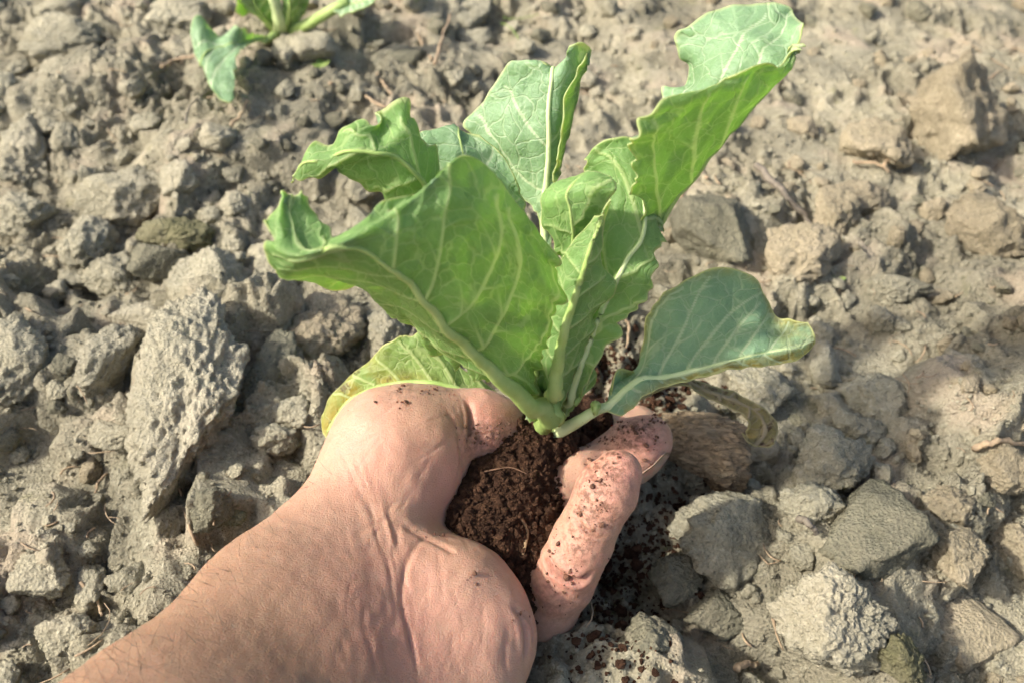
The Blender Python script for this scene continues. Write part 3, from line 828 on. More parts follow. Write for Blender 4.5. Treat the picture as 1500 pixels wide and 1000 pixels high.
# ------------------------------------------------------------------ dark potting soil held in the palm
pot = [(735, 745, 2.6, 19), (758, 705, 2.8, 15.5), (796, 648, 3.3, 12.5), (716, 700, 2.7, 16), (696, 800, 2.4, 15), (676, 768, 2.8, 12), (664, 788, 2.6, 9), (742, 845, 1.8, 14), (766, 880, 1.2, 11), (764, 790, 2.1, 14.5), (842, 628, 2.3, 11), (770, 655, 3.1, 14), (705, 672, 2.9, 12.5)]
pot_c = [(PZ(a, b, c), r / 1000) for a, b, c, r in pot]
def pot_sdf(P):
    o = None
    for c, r in pot_c:
        d = np.linalg.norm(P - c, axis=1) - r; o = d if o is None else smin(o, d, .008)
    return o
Vp, Fp = polygonise(pot_sdf, (-.04, .07, -.02), (.065, .21, .055), .0011)
Np, f0 = sdf_grad(pot_sdf, Vp); Vp = Vp - Np * f0[:, None]
dp = .0022 * perlin3(Vp * 90) + .0016 * (np.abs(perlin3(Vp * 210 + 4)) * 2 - .5) + .0011 * perlin3(Vp * 430) + .0007 * perlin3(Vp * 800)
Vp = Vp + Np * dp[:, None]
potting = obj('potting_soil', mesh_np('potting_soil', Vp, Fp), M['potting'])
tag(potting, 'lump of dark brown crumbly potting soil held in the palm', 'soil')
bvp = BVHTree.FromPolygons([tuple(v) for v in Vp], [tuple(f) for f in Fp])
pq = np.random.default_rng(4); pts, szs = [], []
while len(pts) < 3800:
    px, py = pq.uniform(640, 900), pq.uniform(600, 905)
    p, nrm = hit(px, py, bvp)
    if p is None: continue
    s = float(np.clip(pq.lognormal(-7.75, .5), .0002, .0016)); pts.append(p + nrm * s * .4); szs.append(s)
pc = scatter_crumbs('crumb', pts, szs, M['potting'], 9, None, 1); pc.parent = potting
# specks of soil stuck to the skin
pts, szs = [], []
spots = [(590, 568, 14, 9, 18), (585, 590, 10, 6, 8), (640, 572, 34, 10, 60), (700, 640, 26, 14, 70), (735, 632, 16, 14, 40), (868, 720, 26, 60, 210), (905, 665, 25, 30, 45), (925, 626, 40, 10, 160), (890, 645, 30, 8, 110), (955, 640, 22, 24, 60),
         (962, 612, 16, 8, 80), (835, 850, 24, 45, 90), (812, 800, 10, 30, 40), (675, 690, 5, 40, 8), (760, 900, 12, 12, 20), (640, 790, 20, 10, 14), (690, 845, 14, 12, 12), (560, 600, 60, 40, 14)]
for a, b, sx, sy, n_ in spots:
    for _ in range(n_):
        p, nrm = hit(a + pq.normal() * sx * .6, b + pq.normal() * sy * .6)
        if p is None: continue
        if pq.random() < .5: continue
        s = float(np.clip(pq.lognormal(-8.4, .6), .0001, .0011)); pts.append(p + nrm * s * .3); szs.append(s)
sk = scatter_crumbs('soil_specks', pts, szs, M['speck'], 10, None, 1); sk.parent = hand

# ------------------------------------------------------------------ leaves
def bispline(C, nr, nc):
    A = spline(C, nr)                                # along the rib
    return np.swapaxes(spline(np.swapaxes(A, 0, 1), nc), 0, 1)
def resample_cols(C, nr, nc, mid):
    """keep the midrib column at a grid column"""
    A = spline(C, nr); B = np.swapaxes(A, 0, 1); k = C.shape[1] - 1
    wl = np.linalg.norm(np.diff(C[:, :mid + 1], axis=1), axis=2).sum(1).mean() if mid else 0; wr = np.linalg.norm(np.diff(C[:, mid:], axis=1), axis=2).sum(1).mean() if mid < k else 0
    ml = int(round((nc - 1) * np.clip(wl / (wl + wr + 1e-9), .2, .8))) if 0 < mid < k else (0 if mid == 0 else nc - 1)
    if 0 < mid < k:
        full = lambda t: _cr(B, t)
        t = np.concatenate([np.linspace(0, mid, ml + 1)[:-1], np.linspace(mid, k, nc - ml)])
    else:
        t = np.linspace(0, k, nc)
    return np.swapaxes(_cr(B, t), 0, 1), ml
def _cr(P, t):
    m = len(P); i = np.minimum(np.floor(t).astype(int), m - 2); f = (t - i).reshape(-1, 1, 1)
    Q = np.concatenate([[2 * P[0] - P[1]], P, [2 * P[-1] - P[-2]]])
    a, b, c, d = Q[i], Q[i + 1], Q[i + 2], Q[i + 3]
    return 0.5 * (2 * b + (c - a) * f + (2 * a - 5 * b + 4 * c - d) * f ** 2 + (3 * b - a - 3 * c + d) * f ** 3)
def seg_dist(P, segs, hs):
    """P (N,3) leaf points; segs (a,b,w0,w1) on the same surface -> strength of the nearest vein and distance to it"""
    out = np.zeros(len(P), np.float32); dmin = np.full(len(P), 1.0, np.float32)
    order = np.argsort(P[:, 0]); xs = P[order, 0]
    for a, b, w0, w1 in segs:
        lo = np.minimum(a, b) - .005; hi = np.maximum(a, b) + .005
        c = order[np.searchsorted(xs, lo[0]):np.searchsorted(xs, hi[0])]; Q = P[c]
        k = c[(Q[:, 1] > lo[1]) & (Q[:, 1] < hi[1]) & (Q[:, 2] > lo[2]) & (Q[:, 2] < hi[2])]
        if not len(k): continue
        ba = b - a; q = P[k] - a; h = np.clip((q @ ba) / (ba @ ba + 1e-14), 0, 1); d = np.linalg.norm(q - h[:, None] * ba, axis=1)
        w = np.maximum(w0 + (w1 - w0) * h, .0001); st = np.clip(w / .00034, .40, 1)
        out[k] = np.maximum(out[k], st * np.exp(-(d / np.maximum(np.maximum(w, .00026), hs[k])) ** 2)); dmin[k] = np.minimum(dmin[k], d)
    return out, dmin
def veins(q, S, wL, wR, s0, nsec, ang0=58):
    L = S[-1]; segs = []
    def grow(t, s, side, ang, w, length, level):
        p = np.array([t, s]); run = 0; nxt = q.uniform(.006, .011); sgn = 1
        while run < length:
            st = .0022; a = R(ang); d = np.array([side * math.sin(a), math.cos(a)])
            n = p + d * st; lim = np.interp(n[1], S, wR if side > 0 else wL)
            if abs(n[0]) > .95 * lim or n[1] > L * .995 or n[1] < 0 or n[0] * side < -.0005: break
            f = run / length; segs.append((p, n, w * (1 - .75 * f), w * (1 - .75 * min(1, f + st / length)))); p = n; run += st
            ang += (-1.1 if level == 0 else -.4) + q.normal() * 3.0
            ang = float(np.clip(ang, 5 if level else 22, 115))
            if level < 2 and run > nxt:
                nxt = run + q.uniform(.006, .012); sgn = -sgn
                grow(p[0], p[1], side, ang + sgn * q.uniform(28, 46), w * (.5 if level == 0 else .6) * (1 - .4 * f), q.uniform(.010, .022) if level == 0 else q.uniform(.004, .008), level + 1)
    for side in (-1, 1):
        for k in range(nsec):
            s = L * (s0 + (.90 - s0) * (k + (.25 if side > 0 else .0) + q.uniform(-.15, .15)) / nsec)
            if s <= 0: continue
            grow(0.0, s, side, ang0 + q.uniform(-6, 8) - 18 * k / nsec, .00062 * (1 - .3 * k / nsec), .09, 0)
    return segs
leaf_count = 0
def leaf(root, rows, mid=1, show='low', ref=None, mats=('leaf_up', 'leaf_low'), s0=.22, nsec=5, ruffle=.0012, rib=(.0030, .0005), rib_mat='rib', rib_from=0.0, rib_to=.97, nr=None, nc=None,
         wear=None, seed=1, pucker=.0008, serr=.0020, label=None, dens=.00062, rib_side='low', blade_from=None):
    q = np.random.default_rng(seed)
    C = np.array([[PY(*p) for p in r] for r in rows])
    Lr = np.linalg.norm(np.diff(C, axis=0), axis=2).sum(0).max(); Wd = np.linalg.norm(np.diff(C, axis=1), axis=2).sum(1).max()
    nr = nr or int(np.clip(Lr / dens, 30, 240)); nc = nc or int(np.clip(Wd / dens, 16, 190)); nc += 1 - nc % 2
    Pg, mc = resample_cols(C, nr, nc, mid)
    rib_path = Pg[:, mc].copy()
    S = np.concatenate([[0], np.cumsum(np.linalg.norm(np.diff(rib_path, axis=0), axis=1))])
    dcol = np.linalg.norm(np.diff(Pg, axis=1), axis=2); T = np.zeros((nr, nc))
    for j in range(mc + 1, nc): T[:, j] = T[:, j - 1] + dcol[:, j - 1]
    for j in range(mc - 1, -1, -1): T[:, j] = T[:, j + 1] - dcol[:, j]
    wL, wR = -T[:, 0], T[:, -1]
    Sg = np.repeat(S[:, None], nc, 1)
    TS = np.stack([T.ravel(), Sg.ravel()], 1)
    segs = veins(q, S, wL, wR, s0, nsec)
    hs = np.maximum(np.linalg.norm(np.gradient(Pg, axis=0), axis=2), np.linalg.norm(np.gradient(Pg, axis=1), axis=2)).ravel() * .78
    cols = np.arange(nc)
    def at(ts):
        ri = np.clip(np.interp(ts[1], S, np.arange(nr)), 0, nr - 1.001); r0 = int(ri); f = ri - r0; o = []
        for rr_ in (r0, r0 + 1):
            cj = np.clip(np.interp(ts[0], T[rr_], cols), 0, nc - 1.001); c0 = int(cj); o.append(Pg[rr_, c0] * (1 - cj + c0) + Pg[rr_, c0 + 1] * (cj - c0))
        return o[0] * (1 - f) + o[1] * f
    segs = [(at(a_), at(b_), w0, w1) for a_, b_, w0, w1 in segs]
    vv, dm = seg_dist(Pg.reshape(-1, 3), segs, hs)
    vv = vv.reshape(nr, nc); dm = dm.reshape(nr, nc)
    vv = np.maximum(vv, np.exp(-(T / np.interp(Sg, [0, S[-1]], [.0011, .0004])) ** 2))
    # distance to the free margin
    edge = np.minimum(np.minimum(np.where(wL[:, None] > 1e-4, wL[:, None] + T, 1), np.where(wR[:, None] > 1e-4, wR[:, None] - T, 1)), S[-1] - Sg)
    edge = np.maximum(edge, 0)
    def normals(P):
        du = np.gradient(P, axis=1); dv = np.gradient(P, axis=0); n = np.cross(du, dv); return n / (np.linalg.norm(n, axis=2)[..., None] + 1e-12)
    N = normals(Pg)
    rr, rc = (nr // 2, nc // 2) if ref is None else (int(ref[0] * (nr - 1)), int(ref[1] * (nc - 1)))
    tocam = np.array([0, 0, CAM_H]) - Pg[rr, rc]
    facing = (N[rr, rc] @ tocam) > 0
    up = 1.0 if (facing == (show == 'up')) else -1.0          # N * up points out of the upper face
    # blunt teeth and ripples of the margin
    wmax = np.maximum(wL, wR)[:, None] + 1e-6
    em = np.clip(1 - edge / (.35 * wmax + .004), 0, 1) ** 2 * np.clip(wmax / .012, 0, 1)
    ph = q.uniform(0, 100)
    along = Sg * 1.0 + .6 * np.abs(T)
    rp = 1.6 * perlin2(along * 66 + ph, np.sign(T) * 3 + 10.0) + .55 * perlin2(along * 170 + ph, np.sign(T) * 5 + 3.0)
    Pg = Pg + N * (ruffle * em * rp)[..., None]
    dirn = np.zeros_like(Pg); dirn[:, 1:-1] = Pg[:, 2:] - Pg[:, :-2]; dirn[:, 0] = Pg[:, 1] - Pg[:, 0]; dirn[:, -1] = Pg[:, -1] - Pg[:, -2]
    dirn /= np.linalg.norm(dirn, axis=2)[..., None] + 1e-12
    tooth = 1.0 * perlin2(along * 210 + ph * 2, np.sign(T) * 2 + 1.0) + 1.3 * perlin2(along * 60 + ph * 3, np.sign(T) * 7 + 2.0) + .6 * np.abs(perlin2(along * 95 + ph, np.sign(T) * 4.0))
    e2 = np.clip(1 - edge / .009, 0, 1) * np.clip(wmax / .012, 0, 1)
    Pg = Pg + dirn * (np.sign(T) * serr * e2 * tooth)[..., None]
    ev = np.zeros_like(Pg); ev[-1] = Pg[-1] - Pg[-2]
    pk = np.clip(dm / .004, 0, 1) ** 1.2
    Pg = Pg + N * up * (pucker * pk + .0004 * perlin3(Pg.reshape(-1, 3) * 140 + seed).reshape(nr, nc))[..., None]
    N = normals(Pg)
    th = .00022 + 0 * edge
    A = Pg + N * (up * (th - .00010 * vv))[..., None]; B = Pg - N * (up * (th + .00042 * vv * (1 - .0 * edge)))[..., None]
    Vv = np.concatenate([A.reshape(-1, 3), B.reshape(-1, 3)]); n = nr * nc
    Fa = grid_faces(nr, nc); Fb = grid_faces(nr, nc, n)
    if up > 0: Fb = Fb[:, ::-1]
    else: Fa = Fa[:, ::-1]
    rim = list(range(nc)) + [i * nc + nc - 1 for i in range(1, nr)] + [(nr - 1) * nc + j for j in range(nc - 2, -1, -1)] + [i * nc for i in range(nr - 2, 0, -1)]
    Fr = np.array([(rim[(i + 1) % len(rim)], a, a + n, rim[(i + 1) % len(rim)] + n) for i, a in enumerate(rim)])
    if up < 0: Fr = Fr[:, ::-1]
    me = mesh_np('leaf', Vv, np.concatenate([Fa, Fb, Fr]))
    me.materials.append(M[mats[0]]); me.materials.append(M[mats[1]])
    mi = np.concatenate([np.zeros(len(Fa)), np.ones(len(Fb) + len(Fr))]).astype(np.int32); me.polygons.foreach_set('material_index', mi)
    attr(me, 'vein', np.tile(vv.ravel(), 2)); attr(me, 'edge', np.tile(edge.ravel(), 2))
    wr = np.zeros((nr, nc)) if wear is None else wear(Sg / S[-1], np.where(T < 0, -(T / (wL[:, None] + 1e-6)), T / (wR[:, None] + 1e-6)) * np.sign(T), edge)
    attr(me, 'wear', np.tile(np.clip(wr, 0, 1).ravel(), 2))
    uvl = me.uv_layers.new(name='leaf_uv'); li = np.empty(len(me.loops), np.int32); me.loops.foreach_get('vertex_index', li)
    uvs = np.tile(TS * 100, (2, 1))[li]; uvl.data.foreach_set('uv', uvs.astype(np.float32).ravel())
    o = obj('leaf', me); child(o, root)
    if label: o['label'] = label
    if rib:
        i0, i1 = int(rib_from * (nr - 1)), int(rib_to * (nr - 1)); idx = np.unique(np.linspace(i0, i1, 46).astype(int))
        sgn = -1 if rib_side == 'low' else 1
        rad = rib[1] + (rib[0] - rib[1]) * (1 - (S[idx] - S[i0]) / (S[i1] - S[i0])) ** 1.5
        path = Pg[idx, mc] + N[idx, mc] * (up * sgn * rad * .55)[:, None]
        Vt, Ft = tube_np(path, rad, 10, True)
        r_ = obj('midrib', mesh_py('midrib', Vt, Ft), M[rib_mat]); r_.parent = o
    return o

foot = PY(808, 622, .3)
plant = empty('cabbage_plant', foot)
tag(plant, 'young cabbage plant with broad green leaves rising from the hand', 'plant')
def n3(x, y, d, w, n=3, tilt=0.0):
    """a narrow row, n points w px wide"""
    return [(x + w * (k / (n - 1) - .5), y + tilt * (k / (n - 1) - .5), d) for k in range(n)]
# A: the big front leaf, underside to the camera, its tip curled over
leaf(plant, [
 [(799, 627, 0), (802, 625, -.1), (805, 622, -.2), (809, 620, -.1), (813, 618, 0)],
 [(752, 583, -.1), (757, 578, -.4), (762, 574, -.7), (776, 590, -.5), (792, 606, -.2)],
 [(696, 548, .2), (703, 542, -.5), (712, 530, -1.1), (748, 548, -.8), (782, 566, -.1)],
 [(648, 527, .3), (652, 512, -.6), (664, 488, -1.6), (730, 496, -1.1), (798, 508, .0)],
 [(604, 480, .1), (614, 470, -.9), (630, 450, -2.0), (722, 430, -1.3), (818, 450, .0)],
 [(562, 454, -.3), (576, 436, -1.3), (597, 412, -2.3), (702, 350, -1.4), (827, 396, -.1)],
 [(512, 432, -.8), (530, 413, -1.7), (562, 386, -2.6), (662, 300, -1.6), (780, 318, -.4)],
 [(462, 418, -1.4), (484, 400, -2.1), (530, 368, -2.8), (610, 300, -1.9), (694, 224, -.8)],
 [(412, 412, -2.0), (440, 395, -2.6), (500, 362, -3.0), (556, 322, -2.4), (612, 282, -1.6)],
 [(404, 384, -2.7), (430, 382, -3.0), (470, 366, -3.1), (508, 346, -2.7), (545, 304, -2.2)],
 [(398, 358, -2.8), (418, 368, -3.0), (446, 366, -2.9), (472, 358, -2.5), (496, 344, -2.0)],
 [(397, 325, -2.0), (410, 322, -2.2), (428, 322, -2.0), (448, 318, -1.7), (466, 314, -1.4)],
 [(412, 284, -1.2), (420, 279, -1.2), (428, 284, -1.1), (438, 278, -1.0), (447, 284, -.9)],
], mid=2, show='low', ref=(.45, .7), seed=3, s0=.24, nsec=6, rib=(.0034, .0005), rib_to=.74, ruffle=.0030, serr=.0036,
 label='large front leaf seen from below with its tip curled over')
# B: left leaf, lit through
leaf(plant, [
 n3(800, 600, .3, 10), n3(700, 390, 1.2, 20), [(648, 262, 1.9), (642, 300, 1.6), (640, 325, 1.5)],
 [(622, 196, 2.2), (612, 258, 1.5), (603, 303, 1.5)], [(598, 157, 2.4), (582, 232, 1.4), (562, 284, 1.5)],
 [(557, 196, 2.0), (548, 224, 1.3), (524, 271, 1.5)], [(520, 175, 2.1), (508, 222, 1.3), (484, 266, 1.5)],
 [(486, 212, 1.8), (472, 236, 1.4), (456, 263, 1.5)], [(452, 211, 1.8), (442, 240, 1.5), (434, 263, 1.5)], [(432, 248, 1.7), (428, 257, 1.6), (425, 264, 1.5)],
], mid=1, show='low', ref=(.6, .5), seed=5, s0=.34, nsec=5, rib=(.0022, .0004), ruffle=.0030, serr=.0038, label='pointed left leaf glowing with sunlight from behind')
# C: ruffled leaf behind the front one
leaf(plant, [
 n3(806, 600, .5, 10), n3(760, 420, 1.6, 26), [(680, 330, 2.4), (715, 335, 2.2), (760, 345, 2.3)],
 [(628, 268, 2.6), (690, 280, 2.4), (768, 310, 2.3)], [(612, 225, 2.9), (680, 235, 2.7), (762, 275, 2.4)], [(617, 196, 3.2), (672, 200, 3.2), (742, 232, 2.8)], [(640, 189, 3.4), (668, 192, 3.5), (705, 199, 3.2)],
], mid=1, show='up', ref=(.8, .5), seed=7, s0=.35, nsec=5, rib=(.002, .0004), ruffle=.0022, serr=.0016, label='ruffled leaf behind the front leaf')
# D: pale upright leaf
leaf(plant, [
 n3(810, 608, .8, 8, 6), n3(800, 450, 2.4, 12, 6), n3(799, 330, 4.2, 16, 6),
 [(786, 304, 4.6), (793, 298, 4.5), (800, 290, 4.4), (806, 285, 4.4), (811, 282, 4.5), (807, 284, 4.2)],
 [(744, 262, 5.2), (775, 258, 4.9), (803, 246, 4.8), (812, 248, 4.8), (820, 250, 4.9), (812, 262, 4.5)],
 [(700, 212, 5.8), (755, 208, 5.3), (804, 202, 5.1), (818, 204, 5.2), (830, 206, 5.3), (820, 222, 4.8)],
 [(687, 184, 6.2), (750, 172, 5.7), (804, 170, 5.4), (823, 168, 5.5), (839, 166, 5.7), (829, 178, 5.2)],
 [(716, 150, 6.4), (765, 140, 6.0), (806, 142, 5.7), (828, 136, 5.8), (846, 134, 6.0), (833, 138, 5.5)],
 [(742, 112, 6.5), (778, 115, 6.2), (810, 118, 5.9), (833, 105, 6.0), (851, 108, 6.2), (842, 110, 5.8)],
 [(756, 93, 6.5), (784, 97, 6.3), (813, 107, 6.1), (836, 78, 6.1), (862, 92, 6.3), (855, 96, 6.0)],
 [(770, 92, 6.5), (792, 98, 6.3), (815, 105, 6.2), (844, 62, 6.2), (864, 72, 6.4), (862, 78, 6.2)],
], mid=2, show='up', ref=(.75, .25), seed=9, s0=.42, nsec=4, rib=(.0024, .0006), rib_mat='rib_pale', rib_side='up', ruffle=.0014, serr=.0024, label='pale blue green upright leaf showing its upper face')
# E: tall folded leaf at the upper right
leaf(plant, [
 n3(832, 602, .9, 10, 5), [(902, 402, 2.2), (915, 395, 2.2), (930, 385, 2.2), (925, 370, 2.4), (915, 360, 2.6)],
 [(950, 306, 1.9), (956, 314, 2.2), (967, 327, 2.6), (958, 300, 3.2), (948, 280, 3.6)],
 [(926, 256, 1.3), (955, 272, 1.8), (997, 284, 2.7), (975, 225, 3.6), (958, 195, 4.4)],
 [(930, 204, 1.1), (975, 218, 1.7), (1032, 240, 2.8), (1000, 180, 3.8), (972, 150, 4.8)],
 [(954, 168, 1.1), (1005, 180, 1.8), (1064, 203, 2.9), (1028, 140, 4.0), (1002, 118, 5.2)],
 [(1002, 143, 1.3), (1042, 152, 2.0), (1092, 172, 3.0), (1052, 105, 4.1), (1000, 82, 5.4)],
 [(1058, 126, 1.7), (1084, 134, 2.3), (1120, 145, 3.1), (1085, 80, 4.2), (1020, 58, 5.5)],
 [(1098, 102, 2.1), (1114, 112, 2.6), (1140, 121, 3.2), (1112, 66, 4.3), (1056, 36, 5.5)],
 [(1138, 110, 2.6), (1145, 110, 2.9), (1154, 108, 3.3), (1150, 66, 4.4), (1118, 29, 5.4)],
 [(1166, 92, 3.2), (1168, 88, 3.3), (1172, 80, 3.5), (1178, 60, 4.3), (1166, 34, 5.1)],
], mid=2, show='low', ref=(.5, .25), seed=12, s0=.30, nsec=5, rib=(.0020, .0004), ruffle=.0034, serr=.0036, label='tall folded leaf at the upper right')
# F: broad inner leaf with one half in full sun
leaf(plant, [
 n3(824, 614, .4, 10, 4), [(838, 530, 1.0), (842, 535, .8), (846, 548, .7), (856, 572, .5)],
 [(838, 450, 1.7), (852, 468, 1.3), (866, 492, 1.0), (890, 497, .8)], [(840, 390, 2.3), (868, 408, 1.7), (893, 432, 1.2), (936, 442, 1.1)],
 [(845, 320, 2.8), (880, 340, 2.1), (919, 381, 1.5), (965, 392, 1.4)], [(853, 270, 3.3), (890, 278, 2.8), (944, 333, 2.0), (973, 356, 1.9)],
 [(862, 232, 3.7), (896, 204, 3.6), (938, 215, 3.4), (966, 326, 2.3)],
], mid=2, show='low', ref=(.6, .85), seed=14, s0=.22, nsec=4, rib=(.0015, .0005), rib_mat='rib_pale', ruffle=.0018, serr=.0026, label='broad inner leaf with one half bright and one half dark')
# H: central leaf, thick rib to the camera
leaf(plant, [
 [(803, 615, .0), (807, 614, -.1), (812, 613, .0)], [(796, 588, .4), (812, 568, .0), (838, 572, .5)], [(783, 525, .9), (822, 508, .1), (862, 502, .8)],
 [(793, 468, 1.0), (835, 457, .2), (880, 454, .8)], [(803, 432, 1.0), (847, 422, .3), (898, 420, .9)], [(820, 388, 1.0), (858, 386, .4), (882, 390, .8)],
 [(846, 350, .9), (871, 348, .5), (884, 350, .7)], [(866, 318, .8), (881, 314, .6), (894, 296, .7)],
], mid=1, show='low', ref=(.5, .5), seed=17, s0=.20, nsec=5, rib=(.0030, .0005), rib_mat='rib', ruffle=.0010, label='central leaf with a thick pale midrib')
# G: inner yellow green leaf
leaf(plant, [
 n3(816, 585, .8, 8), [(812, 440, 1.3), (836, 440, 1.2), (858, 420, 1.3)], [(818, 380, 1.5), (840, 352, 1.2), (864, 340, 1.3)], [(803, 332, 1.6), (836, 312, 1.1), (882, 314, 1.2)],
 [(788, 304, 1.8), (829, 286, 1.2), (898, 282, 1.2)], [(799, 281, 2.1), (842, 264, 1.5), (902, 267, 1.4)], [(816, 274, 2.2), (860, 249, 1.8), (893, 257, 1.6)],
], mid=1, show='low', ref=(.7, .5), seed=19, s0=.38, nsec=4, rib=(.0016, .0004), ruffle=.0012, label='short inner yellow green leaf')
# I: round right leaf, upper face up
leaf(plant, [
 n3(812, 634, .2, 8, 4), n3(852, 614, .0, 11, 4), n3(884, 598, .1, 14, 4),
 [(912, 606, .0), (904, 582, .3), (894, 566, .6), (899, 540, .8)], [(945, 580, .3), (934, 557, .6), (930, 548, 1.2), (938, 540, 1.7)],
 [(988, 562, .6), (980, 551, .8), (972, 500, 1.7), (950, 462, 2.5)], [(1045, 546, .8), (1040, 536, 1.0), (1025, 468, 2.0), (990, 418, 3.0)],
 [(1088, 540, .9), (1082, 525, 1.1), (1070, 458, 2.2), (1048, 394, 3.2)], [(1120, 536, 1.0), (1112, 518, 1.2), (1106, 465, 2.1), (1102, 408, 3.0)],
 [(1148, 530, 1.2), (1140, 513, 1.3), (1136, 488, 1.9), (1134, 462, 2.4)], [(1176, 516, 1.5), (1168, 506, 1.5), (1168, 490, 1.8), (1160, 470, 2.1)], [(1190, 500, 1.7), (1192, 494, 1.7), (1191, 484, 1.8), (1183, 472, 2.0)],
], mid=1, show='up', ref=(.6, .75), mats=('old_up', 'old_low'), seed=23, s0=.34, nsec=6, rib=(.0022, .0003), rib_mat='rib_pale', ruffle=.0008, serr=.0007,
 wear=lambda v, u, e: sstep(.80, 1.0, v) * .9 + .55 * np.exp(-(e / .0022) ** 2) * (v > .3) + .5 * (u < -.2) * sstep(.35, .6, v), label='round right leaf with a yellowing rim')
# J: withered lower leaf below it
leaf(plant, [
 n3(905, 600, .9, 14), [(985, 562, 1.3), (985, 556, 1.5), (985, 550, 1.7)], [(1030, 580, 1.2), (1034, 572, 1.4), (1036, 562, 1.6)], [(1072, 598, 1.2), (1080, 588, 1.4), (1084, 578, 1.6)],
 [(1098, 618, 1.0), (1112, 606, 1.3), (1122, 600, 1.4)], [(1100, 640, .8), (1122, 632, 1.0), (1140, 630, 1.1)], [(1086, 632, .5), (1110, 655, .6), (1128, 648, .7)],
], mid=1, show='low', mats=('dead', 'dead'), seed=29, s0=.2, nsec=4, rib=None, ruffle=.0022, serr=.0016, wear=lambda v, u, e: .3 + .7 * v, label='withered brown leaf hanging under the round leaf')
# K: yellowing leaf over the thumb
leaf(plant, [
 n3(798, 622, .6, 8), [(745, 598, 1.0), (742, 588, 1.3), (740, 580, 1.6)], [(702, 585, 1.2), (698, 566, 1.6), (690, 548, 2.0)], [(655, 566, 1.4), (652, 540, 1.9), (645, 512, 2.4)],
 [(612, 560, 1.5), (610, 522, 2.1), (606, 485, 2.7)], [(572, 563, 1.5), (570, 530, 2.0), (572, 496, 2.5)], [(540, 572, 1.4), (537, 548, 1.8), (545, 524, 2.2)],
 [(510, 588, 1.2), (504, 572, 1.5), (506, 556, 1.9)], [(491, 612, .8), (484, 598, 1.1), (482, 586, 1.4)], [(476, 640, .4), (470, 630, .6), (470, 614, .9)],
], mid=0, show='low', ref=(.5, .5), mats=('old_up', 'old_low'), seed=31, s0=.2, nsec=6, rib=(.0020, .0006), rib_side='low', ruffle=.0012,
 wear=lambda v, u, e: sstep(.60, .80, v) * (1 - .45 * np.abs(u)) + .7 * sstep(.36, .6, v) * np.exp(-(np.abs(u) / .22) ** 2), label='drooping lower leaf turning yellow and brown at its tip')
# heart of the plant: small young leaves and a bud scale
leaf(plant, [n3(800, 612, .4, 8), [(775, 572, .8), (786, 570, .6), (794, 574, .6)], [(771, 548, .9), (780, 552, .8), (790, 560, .7)], n3(776, 540, .9, 5)], seed=37, s0=.2, nsec=2, rib=None, ruffle=.0003, serr=.0001, label='small pale young leaf in the heart')
leaf(plant, [n3(812, 606, .5, 8), [(792, 585, .9), (800, 582, .8), (808, 584, .8)], [(790, 566, 1.0), (800, 562, .9), (810, 566, .9)], n3(803, 552, 1.0, 6)], seed=38, s0=.2, nsec=2, rib=None, ruffle=.0004, serr=.0002, label='tiny yellow leaf between the stalks')
leaf(plant, [n3(830, 606, .6, 8), [(828, 575, .9), (836, 570, .8), (842, 574, .8)], [(838, 545, 1.0), (846, 540, .9), (852, 545, .9)], n3(852, 524, 1.0, 5)], seed=39, s0=.2, nsec=2, rib=None, ruffle=.0004, serr=.0008, label='narrow pale leaflet beside the central stalk')
for k, (x0, x1, y1, d0, w) in enumerate(((806, 790, 520, .9, 26), (814, 806, 500, 1.1, 24), (820, 838, 478, 1.3, 30), (828, 860, 520, 1.0, 28), (804, 770, 545, .7, 20))):
    xm = (x0 + x1) / 2
    leaf(plant, [n3(x0, 608, .5, 6), [(xm - w * .35, (608 + y1) / 2 + 20, d0 * .8), (xm, (608 + y1) / 2 + 24, d0 * .7 - .15), (xm + w * .35, (608 + y1) / 2 + 20, d0 * .8)],
                 [(x1 - w * .5, y1 + 36, d0 + .1), (x1, y1 + 40, d0 - .15), (x1 + w * .5, y1 + 36, d0 + .1)], [(x1 - w * .3, y1 + 6, d0 + .1), (x1, y1, d0), (x1 + w * .3, y1 + 8, d0 + .1)]],
         seed=70 + k, s0=.35, nsec=3, rib=(.0014, .0003), ruffle=.0007, serr=.0006, label=('young leaf leaning left in the heart', 'upright young leaf in the heart', 'taller young leaf behind the central stalk', 'young leaf leaning right in the heart', 'lowest young leaf left of the stalks')[k])
leaf(plant, [n3(872, 606, -.2, 6), [(866, 600, .0), (872, 598, -.3), (880, 597, -.1)], [(864, 592, .1), (872, 590, .0), (879, 590, .1)], n3(872, 587, .15, 8)], seed=40, s0=.2, nsec=2, rib=None, ruffle=.0001, serr=.0001, label='round scar-like leaflet on the right stalk')
# stem that carries them, going down into the potting soil
tube('stem', [PY(808, 606, .5), PY(808, 620, .4), PY(806, 642, .3), PY(800, 670, .2)], [.0028, .0036, .0038, .0036], M['rib'], plant, 14)

